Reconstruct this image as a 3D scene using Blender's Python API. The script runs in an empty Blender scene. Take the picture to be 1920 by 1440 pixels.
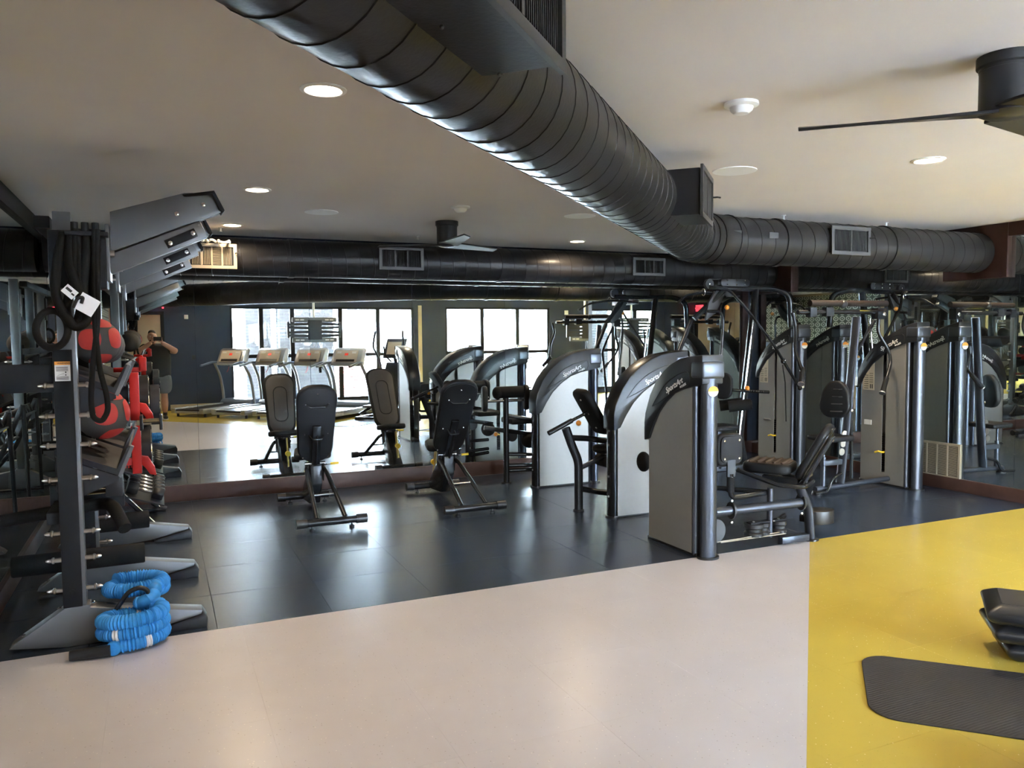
import bpy, bmesh, math, random
from mathutils import Vector as V, Matrix
PI = math.pi
random.seed(4)
S = bpy.context.scene
COL = S.collection

# ---------------------------------------------------------------- camera, world, exposure
H0 = 1.55
FPX, PITCH, YAW, ROLL = 1478.0, 0.0612, 0.42105, 0.00877
def cam_rot(v):
    x, y, z = v
    c, s = math.cos(ROLL), math.sin(ROLL); x, z = c*x + s*z, -s*x + c*z
    c, s = math.cos(PITCH), math.sin(PITCH); y, z = c*y + s*z, -s*y + c*z
    c, s = math.cos(YAW), math.sin(YAW); x, y = c*x + s*y, -s*x + c*y
    return V((x, y, z))
rt, fw, up = cam_rot((1, 0, 0)), cam_rot((0, 1, 0)), cam_rot((0, 0, 1))
cd = bpy.data.cameras.new('camera'); cam = bpy.data.objects.new('camera', cd); COL.objects.link(cam)
M = Matrix((rt, up, -fw)).transposed().to_4x4(); M.translation = (0, 0, H0)
cam.matrix_world = M
cd.sensor_width = 36; cd.lens = FPX/1920*36; cd.clip_start = 0.01; cd.clip_end = 300
S.camera = cam
W = bpy.data.worlds.new('world'); S.world = W; W.use_nodes = True
nt = W.node_tree; bg = nt.nodes['Background']
sky = nt.nodes.new('ShaderNodeTexSky'); sky.sky_type = 'NISHITA'; sky.sun_disc = False
sky.sun_elevation = math.radians(52); sky.sun_rotation = math.radians(200); sky.dust_density = 4; sky.air_density = 1.2
mx = nt.nodes.new('ShaderNodeMixRGB'); mx.inputs[0].default_value = 0.7; mx.inputs[2].default_value = (0.52, 0.79, 1.12, 1)
nt.links.new(sky.outputs[0], mx.inputs[1]); nt.links.new(mx.outputs[0], bg.inputs[0])
bg.inputs[1].default_value = 17.0
sl = bpy.data.lights.new('sun', 'SUN'); sl.energy = 95; sl.angle = math.radians(1); sl.color = (.97, .98, 1)
so = bpy.data.objects.new('sun', sl); COL.objects.link(so); so.rotation_euler = (math.radians(-40), 0, math.radians(20))   # high behind the building, lights the yard
S.view_settings.view_transform = 'Standard'; S.view_settings.look = 'None'
S.view_settings.exposure = 1.25; S.view_settings.gamma = 1; S.view_settings.use_curve_mapping = False
S.cycles.max_bounces = 10; S.cycles.diffuse_bounces = 4; S.cycles.glossy_bounces = 8; S.cycles.transparent_max_bounces = 12
S.cycles.sample_clamp_indirect = 25; S.cycles.caustics_reflective = True; S.cycles.blur_glossy = 0.5

CEIL, D, XR, XL, YB, YR = 2.53, 8.09, 7.06, -0.88, 4.41, -2.25

def portal(x0, x1, z0, z1, y):
    l = bpy.data.lights.new('window_portal', 'AREA'); l.shape = 'RECTANGLE'; l.size = x1-x0; l.size_y = z1-z0
    l.cycles.is_portal = True
    o = bpy.data.objects.new('window_portal', l); COL.objects.link(o)
    o.location = ((x0+x1)/2, y, (z0+z1)/2); o.rotation_euler = (PI/2, 0, 0)   # faces +y
portal(1.44, 5.68, 0.1, 2.26, YR-0.13); portal(6.47, 9.34, 0.1, 2.28, YR-0.13); portal(10.85, 12.15, 0.1, 2.27, YR-0.13)

# ---------------------------------------------------------------- materials
MATS = {}
def mat(name, col, rough=0.5, metal=0.0, noise=0.0, nscale=8, bump=0.0, bscale=60, spec=0.5, emit=None, estr=0, coat=0, rn=0.0):
    if name in MATS: return MATS[name]
    m = bpy.data.materials.new(name); m.use_nodes = True; t = m.node_tree; b = t.nodes['Principled BSDF']
    b.inputs['Base Color'].default_value = (*col, 1); b.inputs['Roughness'].default_value = rough; b.inputs['Metallic'].default_value = metal
    b.inputs['Specular IOR Level'].default_value = spec; b.inputs['Coat Weight'].default_value = coat
    tc = t.nodes.new('ShaderNodeTexCoord')
    if noise or rn:
        n = t.nodes.new('ShaderNodeTexNoise'); n.inputs['Scale'].default_value = nscale; n.inputs['Detail'].default_value = 5
        t.links.new(tc.outputs['Object'], n.inputs['Vector'])
        if noise:
            r = t.nodes.new('ShaderNodeMapRange'); r.inputs[3].default_value = 1-noise; r.inputs[4].default_value = 1+noise
            mu = t.nodes.new('ShaderNodeVectorMath'); mu.operation = 'SCALE'; mu.inputs[0].default_value = col
            t.links.new(n.outputs[0], r.inputs[0]); t.links.new(r.outputs[0], mu.inputs['Scale']); t.links.new(mu.outputs[0], b.inputs['Base Color'])
        if rn:
            r = t.nodes.new('ShaderNodeMapRange'); r.inputs[3].default_value = rough-rn; r.inputs[4].default_value = rough+rn
            t.links.new(n.outputs[0], r.inputs[0]); t.links.new(r.outputs[0], b.inputs['Roughness'])
    if bump:
        n = t.nodes.new('ShaderNodeTexNoise'); n.inputs['Scale'].default_value = bscale; n.inputs['Detail'].default_value = 3
        t.links.new(tc.outputs['Object'], n.inputs['Vector'])
        bp = t.nodes.new('ShaderNodeBump'); bp.inputs['Strength'].default_value = bump; bp.inputs['Distance'].default_value = 0.004
        t.links.new(n.outputs[0], bp.inputs['Height']); t.links.new(bp.outputs[0], b.inputs['Normal'])
    if emit:
        b.inputs['Emission Color'].default_value = (*emit, 1); b.inputs['Emission Strength'].default_value = estr
    MATS[name] = m
    return m
def speck(name, col, c2, c3, rough):
    m = mat(name, col, rough); t = m.node_tree; b = t.nodes['Principled BSDF']
    tc = t.nodes.new('ShaderNodeTexCoord')
    vo = t.nodes.new('ShaderNodeTexVoronoi'); vo.inputs['Scale'].default_value = 55
    t.links.new(tc.outputs['Object'], vo.inputs['Vector'])
    lt = t.nodes.new('ShaderNodeMath'); lt.operation = 'LESS_THAN'; lt.inputs[1].default_value = 0.13
    t.links.new(vo.outputs['Distance'], lt.inputs[0])
    sp = t.nodes.new('ShaderNodeSeparateColor'); t.links.new(vo.outputs['Color'], sp.inputs[0])
    g = t.nodes.new('ShaderNodeMath'); g.operation = 'GREATER_THAN'; g.inputs[1].default_value = 0.55; t.links.new(sp.outputs[0], g.inputs[0])
    mm = t.nodes.new('ShaderNodeMix'); mm.data_type = 'RGBA'; mm.inputs[6].default_value = (*c2, 1); mm.inputs[7].default_value = (*c3, 1)
    t.links.new(g.outputs[0], mm.inputs[0])
    g2 = t.nodes.new('ShaderNodeMath'); g2.operation = 'LESS_THAN'; g2.inputs[1].default_value = 0.5; t.links.new(sp.outputs[1], g2.inputs[0])
    mu = t.nodes.new('ShaderNodeMath'); mu.operation = 'MULTIPLY'; t.links.new(lt.outputs[0], mu.inputs[0]); t.links.new(g2.outputs[0], mu.inputs[1])
    n = t.nodes.new('ShaderNodeTexNoise'); n.inputs['Scale'].default_value = 3; n.inputs['Detail'].default_value = 6; t.links.new(tc.outputs['Object'], n.inputs['Vector'])
    r = t.nodes.new('ShaderNodeMapRange'); r.inputs[3].default_value = .93; r.inputs[4].default_value = 1.07; t.links.new(n.outputs[0], r.inputs[0])
    sc = t.nodes.new('ShaderNodeVectorMath'); sc.operation = 'SCALE'; sc.inputs[0].default_value = col; t.links.new(r.outputs[0], sc.inputs['Scale'])
    m2 = t.nodes.new('ShaderNodeMix'); m2.data_type = 'RGBA'; t.links.new(mu.outputs[0], m2.inputs[0]); t.links.new(sc.outputs[0], m2.inputs[6]); t.links.new(mm.outputs[2], m2.inputs[7])
    t.links.new(m2.outputs[2], b.inputs['Base Color'])
    return m
PINK = speck('speckled_pink_vinyl', (0.57, 0.53, 0.545), (0.36, 0.31, 0.29), (0.78, 0.72, 0.68), 0.28)
YELLOW = speck('speckled_yellow_vinyl', (0.55, 0.41, 0.07), (0.42, 0.36, 0.05), (0.85, 0.68, 0.30), 0.26)
RUBBER = mat('slate_rubber_tile', (0.026, 0.037, 0.062), 0.25, noise=0.22, nscale=9, bump=0.2, bscale=160, spec=0.75)
JOINT = mat('floor_joint', (0.05, 0.048, 0.046), 0.7)
CEILM = mat('painted_ceiling', (0.64, 0.585, 0.545), 0.9, noise=0.03, nscale=3)
NAVY = mat('navy_wall_paint', (0.011, 0.019, 0.042), 0.5, noise=0.2, nscale=5)
BEIGE = mat('beige_wall_paint', (0.42, 0.36, 0.26), 0.8)
WOOD = mat('dark_red_stained_wood', (0.026, 0.008, 0.005), 0.5, spec=0.3, noise=0.35, nscale=14)
BASEW = mat('brown_baseboard_wood', (0.060, 0.028, 0.022), 0.5, noise=0.25, nscale=14)
DUCT = mat('charcoal_painted_duct', (0.018, 0.0165, 0.0165), 0.33, 0.0, spec=0.16, noise=0.15, nscale=6, bump=0.12, bscale=90)
DUCTD = mat('charcoal_duct_seam', (0.022, 0.022, 0.024), 0.5, 0.5)
VENT = mat('charcoal_register_metal', (0.045, 0.043, 0.043), 0.5, 0.3)
TAN = mat('tan_register_metal', (0.24, 0.195, 0.135), 0.5, 0.1)
VOID = mat('register_opening_black', (0.006, 0.006, 0.007), 0.9)
FRAME = mat('gunmetal_powder_coat', (0.026, 0.028, 0.032), 0.26, 0.45, spec=0.5)
BLACK = mat('black_moulded_plastic', (0.014, 0.014, 0.016), 0.4)
SHROUD = mat('charcoal_satin_shroud', (0.024, 0.027, 0.033), 0.32, 0.2)
PANEL = mat('brushed_grey_side_panel', (0.27, 0.26, 0.25), 0.42, 0.25, noise=0.05, nscale=30)
COLM = mat('silver_grey_column', (0.075, 0.083, 0.105), 0.33, 0.7)
CHROME = mat('polished_chrome', (0.78, 0.78, 0.80), 0.12, 1.0)
STEEL = mat('brushed_steel_stud', (0.55, 0.53, 0.52), 0.28, 1.0)
VINYLB = mat('black_upholstery', (0.008, 0.009, 0.011), 0.55, spec=0.3, bump=0.15, bscale=200)
VINYLN = mat('brown_upholstery', (0.060, 0.040, 0.031), 0.55, bump=0.15, bscale=200)
KNOB = mat('orange_plastic_knob', (0.75, 0.27, 0.03), 0.35)
YGRIP = mat('yellow_plastic_grip', (0.80, 0.55, 0.04), 0.35)
WHITE = mat('white_plastic', (0.75, 0.74, 0.72), 0.5)
PAPER = mat('white_paper', (0.80, 0.78, 0.80), 0.8)
PRINT = mat('light_grey_lettering', (0.75, 0.74, 0.74), 0.5)
INK = mat('black_print', (0.03, 0.03, 0.03), 0.7)
ORANGE = mat('orange_print', (0.85, 0.33, 0.05), 0.6)
RIG = mat('silver_grey_rig_paint', (0.15, 0.155, 0.165), 0.42, 0.5, noise=0.06, nscale=10)
RIGD = mat('black_rig_paint', (0.013, 0.013, 0.015), 0.55, spec=0.2)
TRAY = mat('dark_tray_paint', (0.028, 0.030, 0.036), 0.5, 0.3)
RED = mat('red_powder_coat', (0.44, 0.016, 0.012), 0.5, spec=0.3)
BALLR = mat('red_rubber_ball_patch', (0.46, 0.030, 0.022), 0.65, bump=0.4, bscale=300)
BALLG = mat('grey_rubber_ball', (0.060, 0.055, 0.052), 0.75, bump=0.4, bscale=300)
FOAM = mat('black_foam', (0.012, 0.012, 0.013), 0.8, spec=0.2, bump=0.5, bscale=250)
ROPEB = mat('black_band_rubber', (0.008, 0.0075, 0.007), 0.75, spec=0.2, bump=0.3, bscale=150)
BLUE = mat('blue_nylon_sleeve', (0.03, 0.26, 0.66), 0.6, noise=0.3, nscale=25, bump=1.0, bscale=22)
MATB = mat('dark_exercise_mat', (0.030, 0.027, 0.028), 0.6)
BRICK = mat('grey_brick', (0.07, 0.066, 0.066), 0.85, noise=0.2, nscale=3, spec=0)
MORT = mat('pale_mortar', (0.14, 0.137, 0.133), 0.9, spec=0)
CONC = mat('pale_concrete', (0.60, 0.60, 0.60), 0.85, noise=0.08, nscale=1)
FACADE = mat('pale_facade_render', (0.72, 0.72, 0.72), 0.85)
TREADS = mat('treadmill_silver', (0.42, 0.44, 0.47), 0.3, 0.6)
SCREEN = mat('console_beige_panel', (0.62, 0.54, 0.44), 0.5)
REDLED = mat('console_red_display', (0.5, 0.03, 0.02), 0.4, emit=(1, .08, .04), estr=0.3)
SKIN = mat('skin', (0.52, 0.28, 0.20), 0.55)
SHIRT = mat('charcoal_cotton', (0.030, 0.030, 0.034), 0.9)
SHORT = mat('grey_cotton', (0.16, 0.17, 0.19), 0.9)
HAIR = mat('dark_brown_hair', (0.025, 0.016, 0.011), 0.8)
DISC = mat('ceiling_light_diffuser', (0.9, 0.85, 0.75), 0.5, emit=(1.0, 0.80, 0.56), estr=14)
EXITM = mat('exit_sign_red', (0.6, 0.05, 0.06), 0.5, emit=(1, 0.05, 0.08), estr=1.3)
def special(name, kind):
    m = bpy.data.materials.new(name); m.use_nodes = True; t = m.node_tree; b = t.nodes['Principled BSDF']; out = t.nodes['Material Output']
    if kind == 'mirror':
        b.inputs['Metallic'].default_value = 1; b.inputs['Roughness'].default_value = 0.0
        b.inputs['Base Color'].default_value = (0.80, 0.85, 0.84, 1)
        d = t.nodes.new('ShaderNodeBsdfDiffuse'); d.inputs[0].default_value = (0.5, 0.55, 0.58, 1)
        tc = t.nodes.new('ShaderNodeTexCoord'); n = t.nodes.new('ShaderNodeTexNoise'); n.inputs['Scale'].default_value = 5; n.inputs['Detail'].default_value = 8; n.inputs['Distortion'].default_value = 1.5
        t.links.new(tc.outputs['Object'], n.inputs['Vector'])
        r = t.nodes.new('ShaderNodeMapRange'); r.inputs[1].default_value = 0.5; r.inputs[2].default_value = 0.85; r.inputs[3].default_value = 0.004; r.inputs[4].default_value = 0.03
        t.links.new(n.outputs[0], r.inputs[0])
        mixs = t.nodes.new('ShaderNodeMixShader'); t.links.new(r.outputs[0], mixs.inputs[0]); t.links.new(b.outputs[0], mixs.inputs[1]); t.links.new(d.outputs[0], mixs.inputs[2]); t.links.new(mixs.outputs[0], out.inputs[0])
    else:
        g = t.nodes.new('ShaderNodeBsdfGlossy'); g.inputs['Roughness'].default_value = 0.0; tr = t.nodes.new('ShaderNodeBsdfTransparent'); tr.inputs[0].default_value = (0.92, 0.96, 0.97, 1)
        f = t.nodes.new('ShaderNodeFresnel'); f.inputs[0].default_value = 1.45
        mixs = t.nodes.new('ShaderNodeMixShader'); t.links.new(f.outputs[0], mixs.inputs[0]); t.links.new(tr.outputs[0], mixs.inputs[1]); t.links.new(g.outputs[0], mixs.inputs[2]); t.links.new(mixs.outputs[0], out.inputs[0])
    return m
MIRROR = special('silvered_mirror', 'mirror'); GLASS = special('window_glass', 'glass')
def lattice_mat():
    m = mat('ring_lattice_wallpaper', (0.09, 0.12, 0.10), 0.6); t = m.node_tree; b = t.nodes['Principled BSDF']
    tc = t.nodes.new('ShaderNodeTexCoord'); mp = t.nodes.new('ShaderNodeMapping'); mp.inputs['Scale'].default_value = (5.2, 7.4, 1)
    sx = t.nodes.new('ShaderNodeSeparateXYZ'); cx = t.nodes.new('ShaderNodeCombineXYZ'); t.links.new(tc.outputs['Object'], sx.inputs[0])
    t.links.new(sx.outputs[1], cx.inputs[0]); t.links.new(sx.outputs[2], cx.inputs[1]); t.links.new(cx.outputs[0], mp.inputs[0])
    last = None
    for rnd, a, c in ((0, 0.28, 0.43), (0, -0.05, 0.12)):
        v = t.nodes.new('ShaderNodeTexVoronoi'); v.voronoi_dimensions = '2D'; v.inputs['Scale'].default_value = 1; v.inputs['Randomness'].default_value = rnd
        t.links.new(mp.outputs[0], v.inputs['Vector'])
        g = t.nodes.new('ShaderNodeMath'); g.operation = 'GREATER_THAN'; g.inputs[1].default_value = a; l = t.nodes.new('ShaderNodeMath'); l.operation = 'LESS_THAN'; l.inputs[1].default_value = c
        t.links.new(v.outputs[0], g.inputs[0]); t.links.new(v.outputs[0], l.inputs[0])
        mu = t.nodes.new('ShaderNodeMath'); mu.operation = 'MULTIPLY'; t.links.new(g.outputs[0], mu.inputs[0]); t.links.new(l.outputs[0], mu.inputs[1])
        if last:
            ad = t.nodes.new('ShaderNodeMath'); ad.operation = 'MAXIMUM'; t.links.new(last.outputs[0], ad.inputs[0]); t.links.new(mu.outputs[0], ad.inputs[1]); last = ad
        else: last = mu
    mm = t.nodes.new('ShaderNodeMix'); mm.data_type = 'RGBA'; mm.inputs[6].default_value = (0.09, 0.12, 0.10, 1); mm.inputs[7].default_value = (0.62, 0.66, 0.60, 1)
    t.links.new(last.outputs[0], mm.inputs[0]); t.links.new(mm.outputs[2], b.inputs['Base Color'])
    return m
LATT = lattice_mat()

# ---------------------------------------------------------------- geometry helpers
ORG = V((0, 0, 0))
def frame_of(n, hint=V((0, 0, 1))):
    n = V(n).normalized()
    if abs(n.dot(hint)) > 0.98: hint = V((1, 0, 0)) if abs(n.x) < 0.9 else V((0, 1, 0))
    a = hint.cross(n).normalized(); b = n.cross(a).normalized()
    return a, b, n
def fillet(pts, r, n=5):
    pts = [V(p) for p in pts]; out = [pts[0]]
    for i in range(1, len(pts)-1):
        a, b, c = pts[i-1], pts[i], pts[i+1]; u = (a-b); w = (c-b); d = min(r, u.length*0.45, w.length*0.45)
        p, q = b+u.normalized()*d, b+w.normalized()*d
        for k in range(n+1):
            t = k/n; out.append(p*(1-t)**2 + b*2*t*(1-t) + q*t*t)
    out.append(pts[-1]); return out
class MB:
    def __init__(s): s.v = []; s.f = []
    def add(s, vs, fs):
        k = len(s.v); s.v += [V(p) for p in vs]; s.f += [[i+k for i in f] for f in fs]; return s
    def box(s, a, b):
        (x0, y0, z0), (x1, y1, z1) = a, b
        return s.add([(x0,y0,z0),(x1,y0,z0),(x1,y1,z0),(x0,y1,z0),(x0,y0,z1),(x1,y0,z1),(x1,y1,z1),(x0,y1,z1)],
                     [(0,3,2,1),(4,5,6,7),(0,1,5,4),(1,2,6,5),(2,3,7,6),(3,0,4,7)])
    def obox(s, c, size, d=(1,0,0), upv=(0,0,1)):
        n = V(d).normalized(); side = V(upv).cross(n).normalized(); u = n.cross(side).normalized(); c = V(c); hx, hy, hz = [k/2 for k in size]
        vs = [c + n*(sx*hx) + side*(sy*hy) + u*(sz*hz) for sz in (-1,1) for sx, sy in ((-1,-1),(1,-1),(1,1),(-1,1))]
        return s.add(vs, [(0,3,2,1),(4,5,6,7),(0,1,5,4),(1,2,6,5),(2,3,7,6),(3,0,4,7)])
    def bar(s, a, b, w, h, upv=(0,0,1)):
        a, b = V(a), V(b); return s.obox((a+b)/2, ((b-a).length, w, h), b-a, upv if abs((b-a).normalized().dot(V(upv))) < .95 else (0,1,0))
    def prism(s, poly, ext):
        ext = V(ext); n = len(poly); P = [V(p) for p in poly]
        return s.add(P + [p+ext for p in P], [list(range(n))[::-1], list(range(n, 2*n))] + [(i, (i+1) % n, n+(i+1) % n, n+i) for i in range(n)])
    def tube(s, pts, r, seg=12, ry=None, closed=False, cap=True, hint=V((0,0,1))):
        P = [V(p) for p in pts]; n = len(P); vs = []; pa = None
        for i, p in enumerate(P):
            if closed: t = (P[(i+1) % n]-P[i-1])
            else: t = (P[min(i+1, n-1)]-P[max(i-1, 0)])
            t.normalize()
            if pa is None: a, b, _ = frame_of(t, hint)
            else:
                a = (pa - t*pa.dot(t)).normalized(); b = t.cross(a).normalized()
            pa = a
            rr = r[i] if isinstance(r, (list, tuple)) else r
            r2 = ry if ry else rr
            for k in range(seg):
                th = 2*PI*k/seg; vs.append(p + a*(rr*math.cos(th)) + b*(r2*math.sin(th)))
        fs = []
        m = n if closed else n-1
        for i in range(m):
            j = (i+1) % n
            for k in range(seg):
                k2 = (k+1) % seg; fs.append((i*seg+k, i*seg+k2, j*seg+k2, j*seg+k))
        if cap and not closed: fs += [list(range(seg))[::-1], list(range((n-1)*seg, n*seg))]
        return s.add(vs, fs)
    def cyl(s, a, b, r, seg=14, r2=None): return s.tube([a, b], [r, r2 if r2 is not None else r], seg)
    def lathe(s, prof, c, ax=(0,0,1), seg=20):
        a, b, n = frame_of(ax); c = V(c); vs = []
        for r, h in prof:
            for k in range(seg):
                th = 2*PI*k/seg; vs.append(c + n*h + a*(r*math.cos(th)) + b*(r*math.sin(th)))
        m = len(prof); fs = [(i*seg+k, i*seg+(k+1) % seg, (i+1)*seg+(k+1) % seg, (i+1)*seg+k) for i in range(m-1) for k in range(seg)]
        fs += [list(range(seg))[::-1], list(range((m-1)*seg, m*seg))]
        return s.add(vs, fs)
    def ball(s, c, r, sc=(1,1,1), seg=16):
        prof = [(max(1e-4, math.sin(PI*i/10)), -math.cos(PI*i/10)) for i in range(11)]
        k = len(s.v); s.lathe(prof, (0,0,0), seg=seg)
        for i in range(k, len(s.v)): q = s.v[i]; s.v[i] = V((c[0]+q.x*r*sc[0], c[1]+q.y*r*sc[1], c[2]+q.z*r*sc[2]))
        return s
def empty(name, loc=(0,0,0), rz=0):
    global ORG
    o = bpy.data.objects.new(name, None); COL.objects.link(o); o.location = loc; o.rotation_euler = (0, 0, rz); o.empty_display_size = .1
    ORG = V(loc) if not rz else V((0,0,0))
    return o
def tag(o, label, cat=None, group=None, kind=None):
    if label: o['label'] = label
    if cat: o['category'] = cat
    if group: o['group'] = group
    if kind: o['kind'] = kind
    return o
def setorg(v=(0,0,0)):
    global ORG; ORG = V(v)
SX = 1.0
def build(name, mb, m, parent=None, bev=0, seg=2, smooth=True, kind=None, label=None, loc=None):
    """one mesh object; with loc the mesh is made about loc and placed there"""
    me = bpy.data.meshes.new(name); o0 = V(loc) if loc is not None else ORG
    me.from_pydata([((p-o0).x/SX, (p-o0).y, (p-o0).z) for p in mb.v], [], mb.f); me.update()
    bm = bmesh.new(); bm.from_mesh(me)
    bmesh.ops.recalc_face_normals(bm, faces=bm.faces)
    if bev:
        es = [e for e in bm.edges if len(e.link_faces) == 2 and e.calc_face_angle(0) > 0.5]
        bmesh.ops.bevel(bm, geom=es, offset=bev, segments=seg, affect='EDGES', profile=0.5, clamp_overlap=True)
    bm.to_mesh(me); bm.free()
    if smooth:
        me.shade_smooth(); me.set_sharp_from_angle(angle=math.radians(38))
    me.materials.append(m)
    o = bpy.data.objects.new(name, me); COL.objects.link(o)
    if parent: o.parent = parent
    if loc is not None: o.location = V(loc) - (ORG if parent else V((0,0,0)))
    if kind: o['kind'] = kind
    if label: o['label'] = label
    return o
def copy_tree(o, parent=None, loc=None, rz=None):
    c = o.copy(); COL.objects.link(c); c.parent = parent
    if loc is not None: c.location = loc
    if rz is not None: c.rotation_euler = (0, 0, rz)
    for ch in list(o.children): copy_tree(ch, c)
    return c
def text(name, body, size, m, parent, o, u, w, ext=0.002, shear=0.25, label=None):
    """flat raised lettering: origin o, reading direction u, up w"""
    cu = bpy.data.curves.new(name, 'FONT'); cu.body = body; cu.size = size; cu.extrude = ext; cu.shear = shear; cu.resolution_u = 3; cu.offset = size*0.012
    to = bpy.data.objects.new(name, cu); COL.objects.link(to)
    bpy.context.view_layer.update()
    me = bpy.data.meshes.new_from_object(to.evaluated_get(bpy.context.evaluated_depsgraph_get()))
    bpy.data.objects.remove(to); bpy.data.curves.remove(cu)
    u, w = V(u).normalized(), V(w).normalized(); n = u.cross(w)
    M = Matrix((u, w, n)).transposed().to_4x4(); M.translation = V(o)-ORG
    me.transform(M); me.materials.clear(); me.materials.append(m)
    ob = bpy.data.objects.new(name, me); COL.objects.link(ob); ob.parent = parent
    return ob
def struct(name, mb, m, **k):
    o = build(name, mb, m, **k); o['kind'] = 'structure'; return o

# ---------------------------------------------------------------- floor
setorg()
floor = struct('floor', MB().box((-1.2, YR-0.15, -0.12), (12.6, D+0.1, -0.006)), JOINT, smooth=False)
def clip(poly, f):
    out = []
    for i in range(len(poly)):
        a, b = poly[i], poly[(i+1) % len(poly)]; fa, fb = f(a), f(b)
        if fa >= 0: out.append(a)
        if fa*fb < 0:
            t = fa/(fa-fb); out.append((a[0]+(b[0]-a[0])*t, a[1]+(b[1]-a[1])*t))
    return out
G = 0.0007
def tile(poly, m, name, bev=0):
    if len(poly) < 3: return
    cx = sum(p[0] for p in poly)/len(poly); cy = sum(p[1] for p in poly)/len(poly)
    ar = abs(sum(poly[i][0]*poly[(i+1) % len(poly)][1]-poly[(i+1) % len(poly)][0]*poly[i][1] for i in range(len(poly))))/2
    if ar < 0.001: return
    # material space is the object's, so every tile keeps the origin of the floor
    return build(name, MB().prism([(x, y, -0.006) for x, y in poly], (0, 0, 0.006)), m, floor, smooth=False, bev=bev, seg=1)
ts = 0.61
for i in range(-1, 14):
    for j in range(7):
        x0, x1 = max(XL, 0.24+ts*(i-1)+G), min(XR, 0.24+ts*i-G); y0, y1 = YB+ts*j+G, min(D, YB+ts*(j+1)-G)
        if x1 > x0 and y1 > y0: tile([(x0, y0), (x1, y0), (x1, y1), (x0, y1)], RUBBER, 'rubber_tile', 0.0012)
ts = 0.604; g2 = 0.0003
for i in range(-2, 12):
    for j in range(-4, 6):
        x0, x1 = 0.36+ts*(i-1), 0.36+ts*i; y0, y1 = 2.055+ts*(j-2), 2.055+ts*(j-1)
        q = [(x0+g2, y0+g2), (x1-g2, y0+g2), (x1-g2, y1-g2), (x0+g2, y1-g2)]
        q = clip(q, lambda p: YB-0.002-p[1])
        q = clip(q, lambda p: p[0]-XL)
        q = clip(q, lambda p: XR-p[0])
        if len(q) < 3: continue
        a = clip(q, lambda p: p[1]-p[0]-0.0002); b = clip(q, lambda p: p[0]-p[1]-0.0002)
        if j >= -2:
            if len(a) >= 3: tile(a, PINK, 'vinyl_tile')
            if len(b) >= 3: tile(b, YELLOW, 'vinyl_tile')
yb0 = 2.055+ts*(-4)
build('vinyl_sheet', MB().prism([(XL, YR, -0.006), (YR, YR, -0.006), (YR, YR, -0.006)][:1]+[(XR, YR, -0.006), (XR, yb0, -0.006), (yb0, yb0, -0.006), (XL, XL, -0.006)], (0,0,.006)), YELLOW, floor, smooth=False)
build('vinyl_sheet', MB().prism([(XL, XL+.001, -0.006), (yb0, yb0+.001, -0.006), (XL, yb0, -.006)], (0,0,.006)), PINK, floor, smooth=False)
build('vinyl_sheet', MB().box((XR, YR, -0.006), (12.6, 3.9, 0)), YELLOW, floor, smooth=False)

# ---------------------------------------------------------------- walls, ceiling
struct('ceiling', MB().box((-1.2, YR-0.15, CEIL), (12.6, D+0.2, CEIL+0.1)), CEILM, smooth=False)
struct('sun_shade_block', MB().box((-1.2, YR-0.15, CEIL+.105), (12.6, D+0.2, 8.5)), CONC, smooth=False)  # unseen mass added over the ceiling, keeps sun off the brick pillars
wb = struct('wall_back', MB().box((XL-.1, D+.008, 0), (XR+.1, D+.12, CEIL)), NAVY, smooth=False)
wr = struct('wall_right', MB().box((XR+.008, 3.78, 0), (XR+.12, D+.01, CEIL)), NAVY, smooth=False)
wl = struct('wall_left', MB().box((XL-.12, 3.3, 0), (XL-.008, D+.01, CEIL)), NAVY, smooth=False)
def mirror(wall, a, b): build('mirror_panel', MB().box(a, b), MIRROR, wall, smooth=False)
MZ0, MZ1 = 0.155, 2.405
e = 0.0012
xs = [XL] + [0.325+1.072*k for k in range(-1, 7)][1:] + [6.86]
for a, b in zip(xs, xs[1:]): mirror(wb, (a+e, D, MZ0), (b-e, D+.006, MZ1))
ys = [3.92, 4.62, 5.765, 6.915, D]
for a, b in zip(ys, ys[1:]): mirror(wr, (XR, a+e, 0.125), (XR+.006, b-e, MZ1))
ys = [3.4, 4.5, 5.7, 6.9, D]
for a, b in zip(ys, ys[1:]): mirror(wl, (XL-.006, a+e, 0.125), (XL, b-e, MZ1))
struct('baseboard_back', MB().box((XL, D-.018, 0), (XR, D+.006, MZ0-.001)), BASEW, bev=.003)
struct('baseboard_right', MB().box((XR-.018, 3.9, 0), (XR+.006, D-.02, .124)), BASEW, bev=.003)
struct('baseboard_left', MB().box((XL-.006, 3.3, 0), (XL+.018, D-.02, .124)), BASEW, bev=.003)
struct('trim_1', MB().box((6.865, D-.03, MZ0), (6.955, D+.006, MZ1)), WOOD, bev=.003)            # post by the corner
struct('trim_2', MB().box((XR-.05, 3.9, MZ1+.002), (XR+.006, D, CEIL)), WOOD, bev=.002)          # headers
struct('trim_3', MB().box((XL-.006, 3.3, MZ1+.002), (XL+.03, D, CEIL)), RIGD, bev=.002)
struct('trim_4', MB().box((XL+.03, D-.05, MZ1+.002), (XR-.05, D+.006, CEIL)), NAVY, bev=.002)
struct('trim_5', MB().box((XR-.06, 4.70, 2.04), (XR+.004, 5.335, CEIL-.001)), WOOD, bev=.002)     # box where the cross duct enters the wall
struct('trim_6', MB().box((XR-.06, 7.36, 2.05), (XR+.004, D-.001, CEIL-.001)), WOOD, bev=.002)
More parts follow.
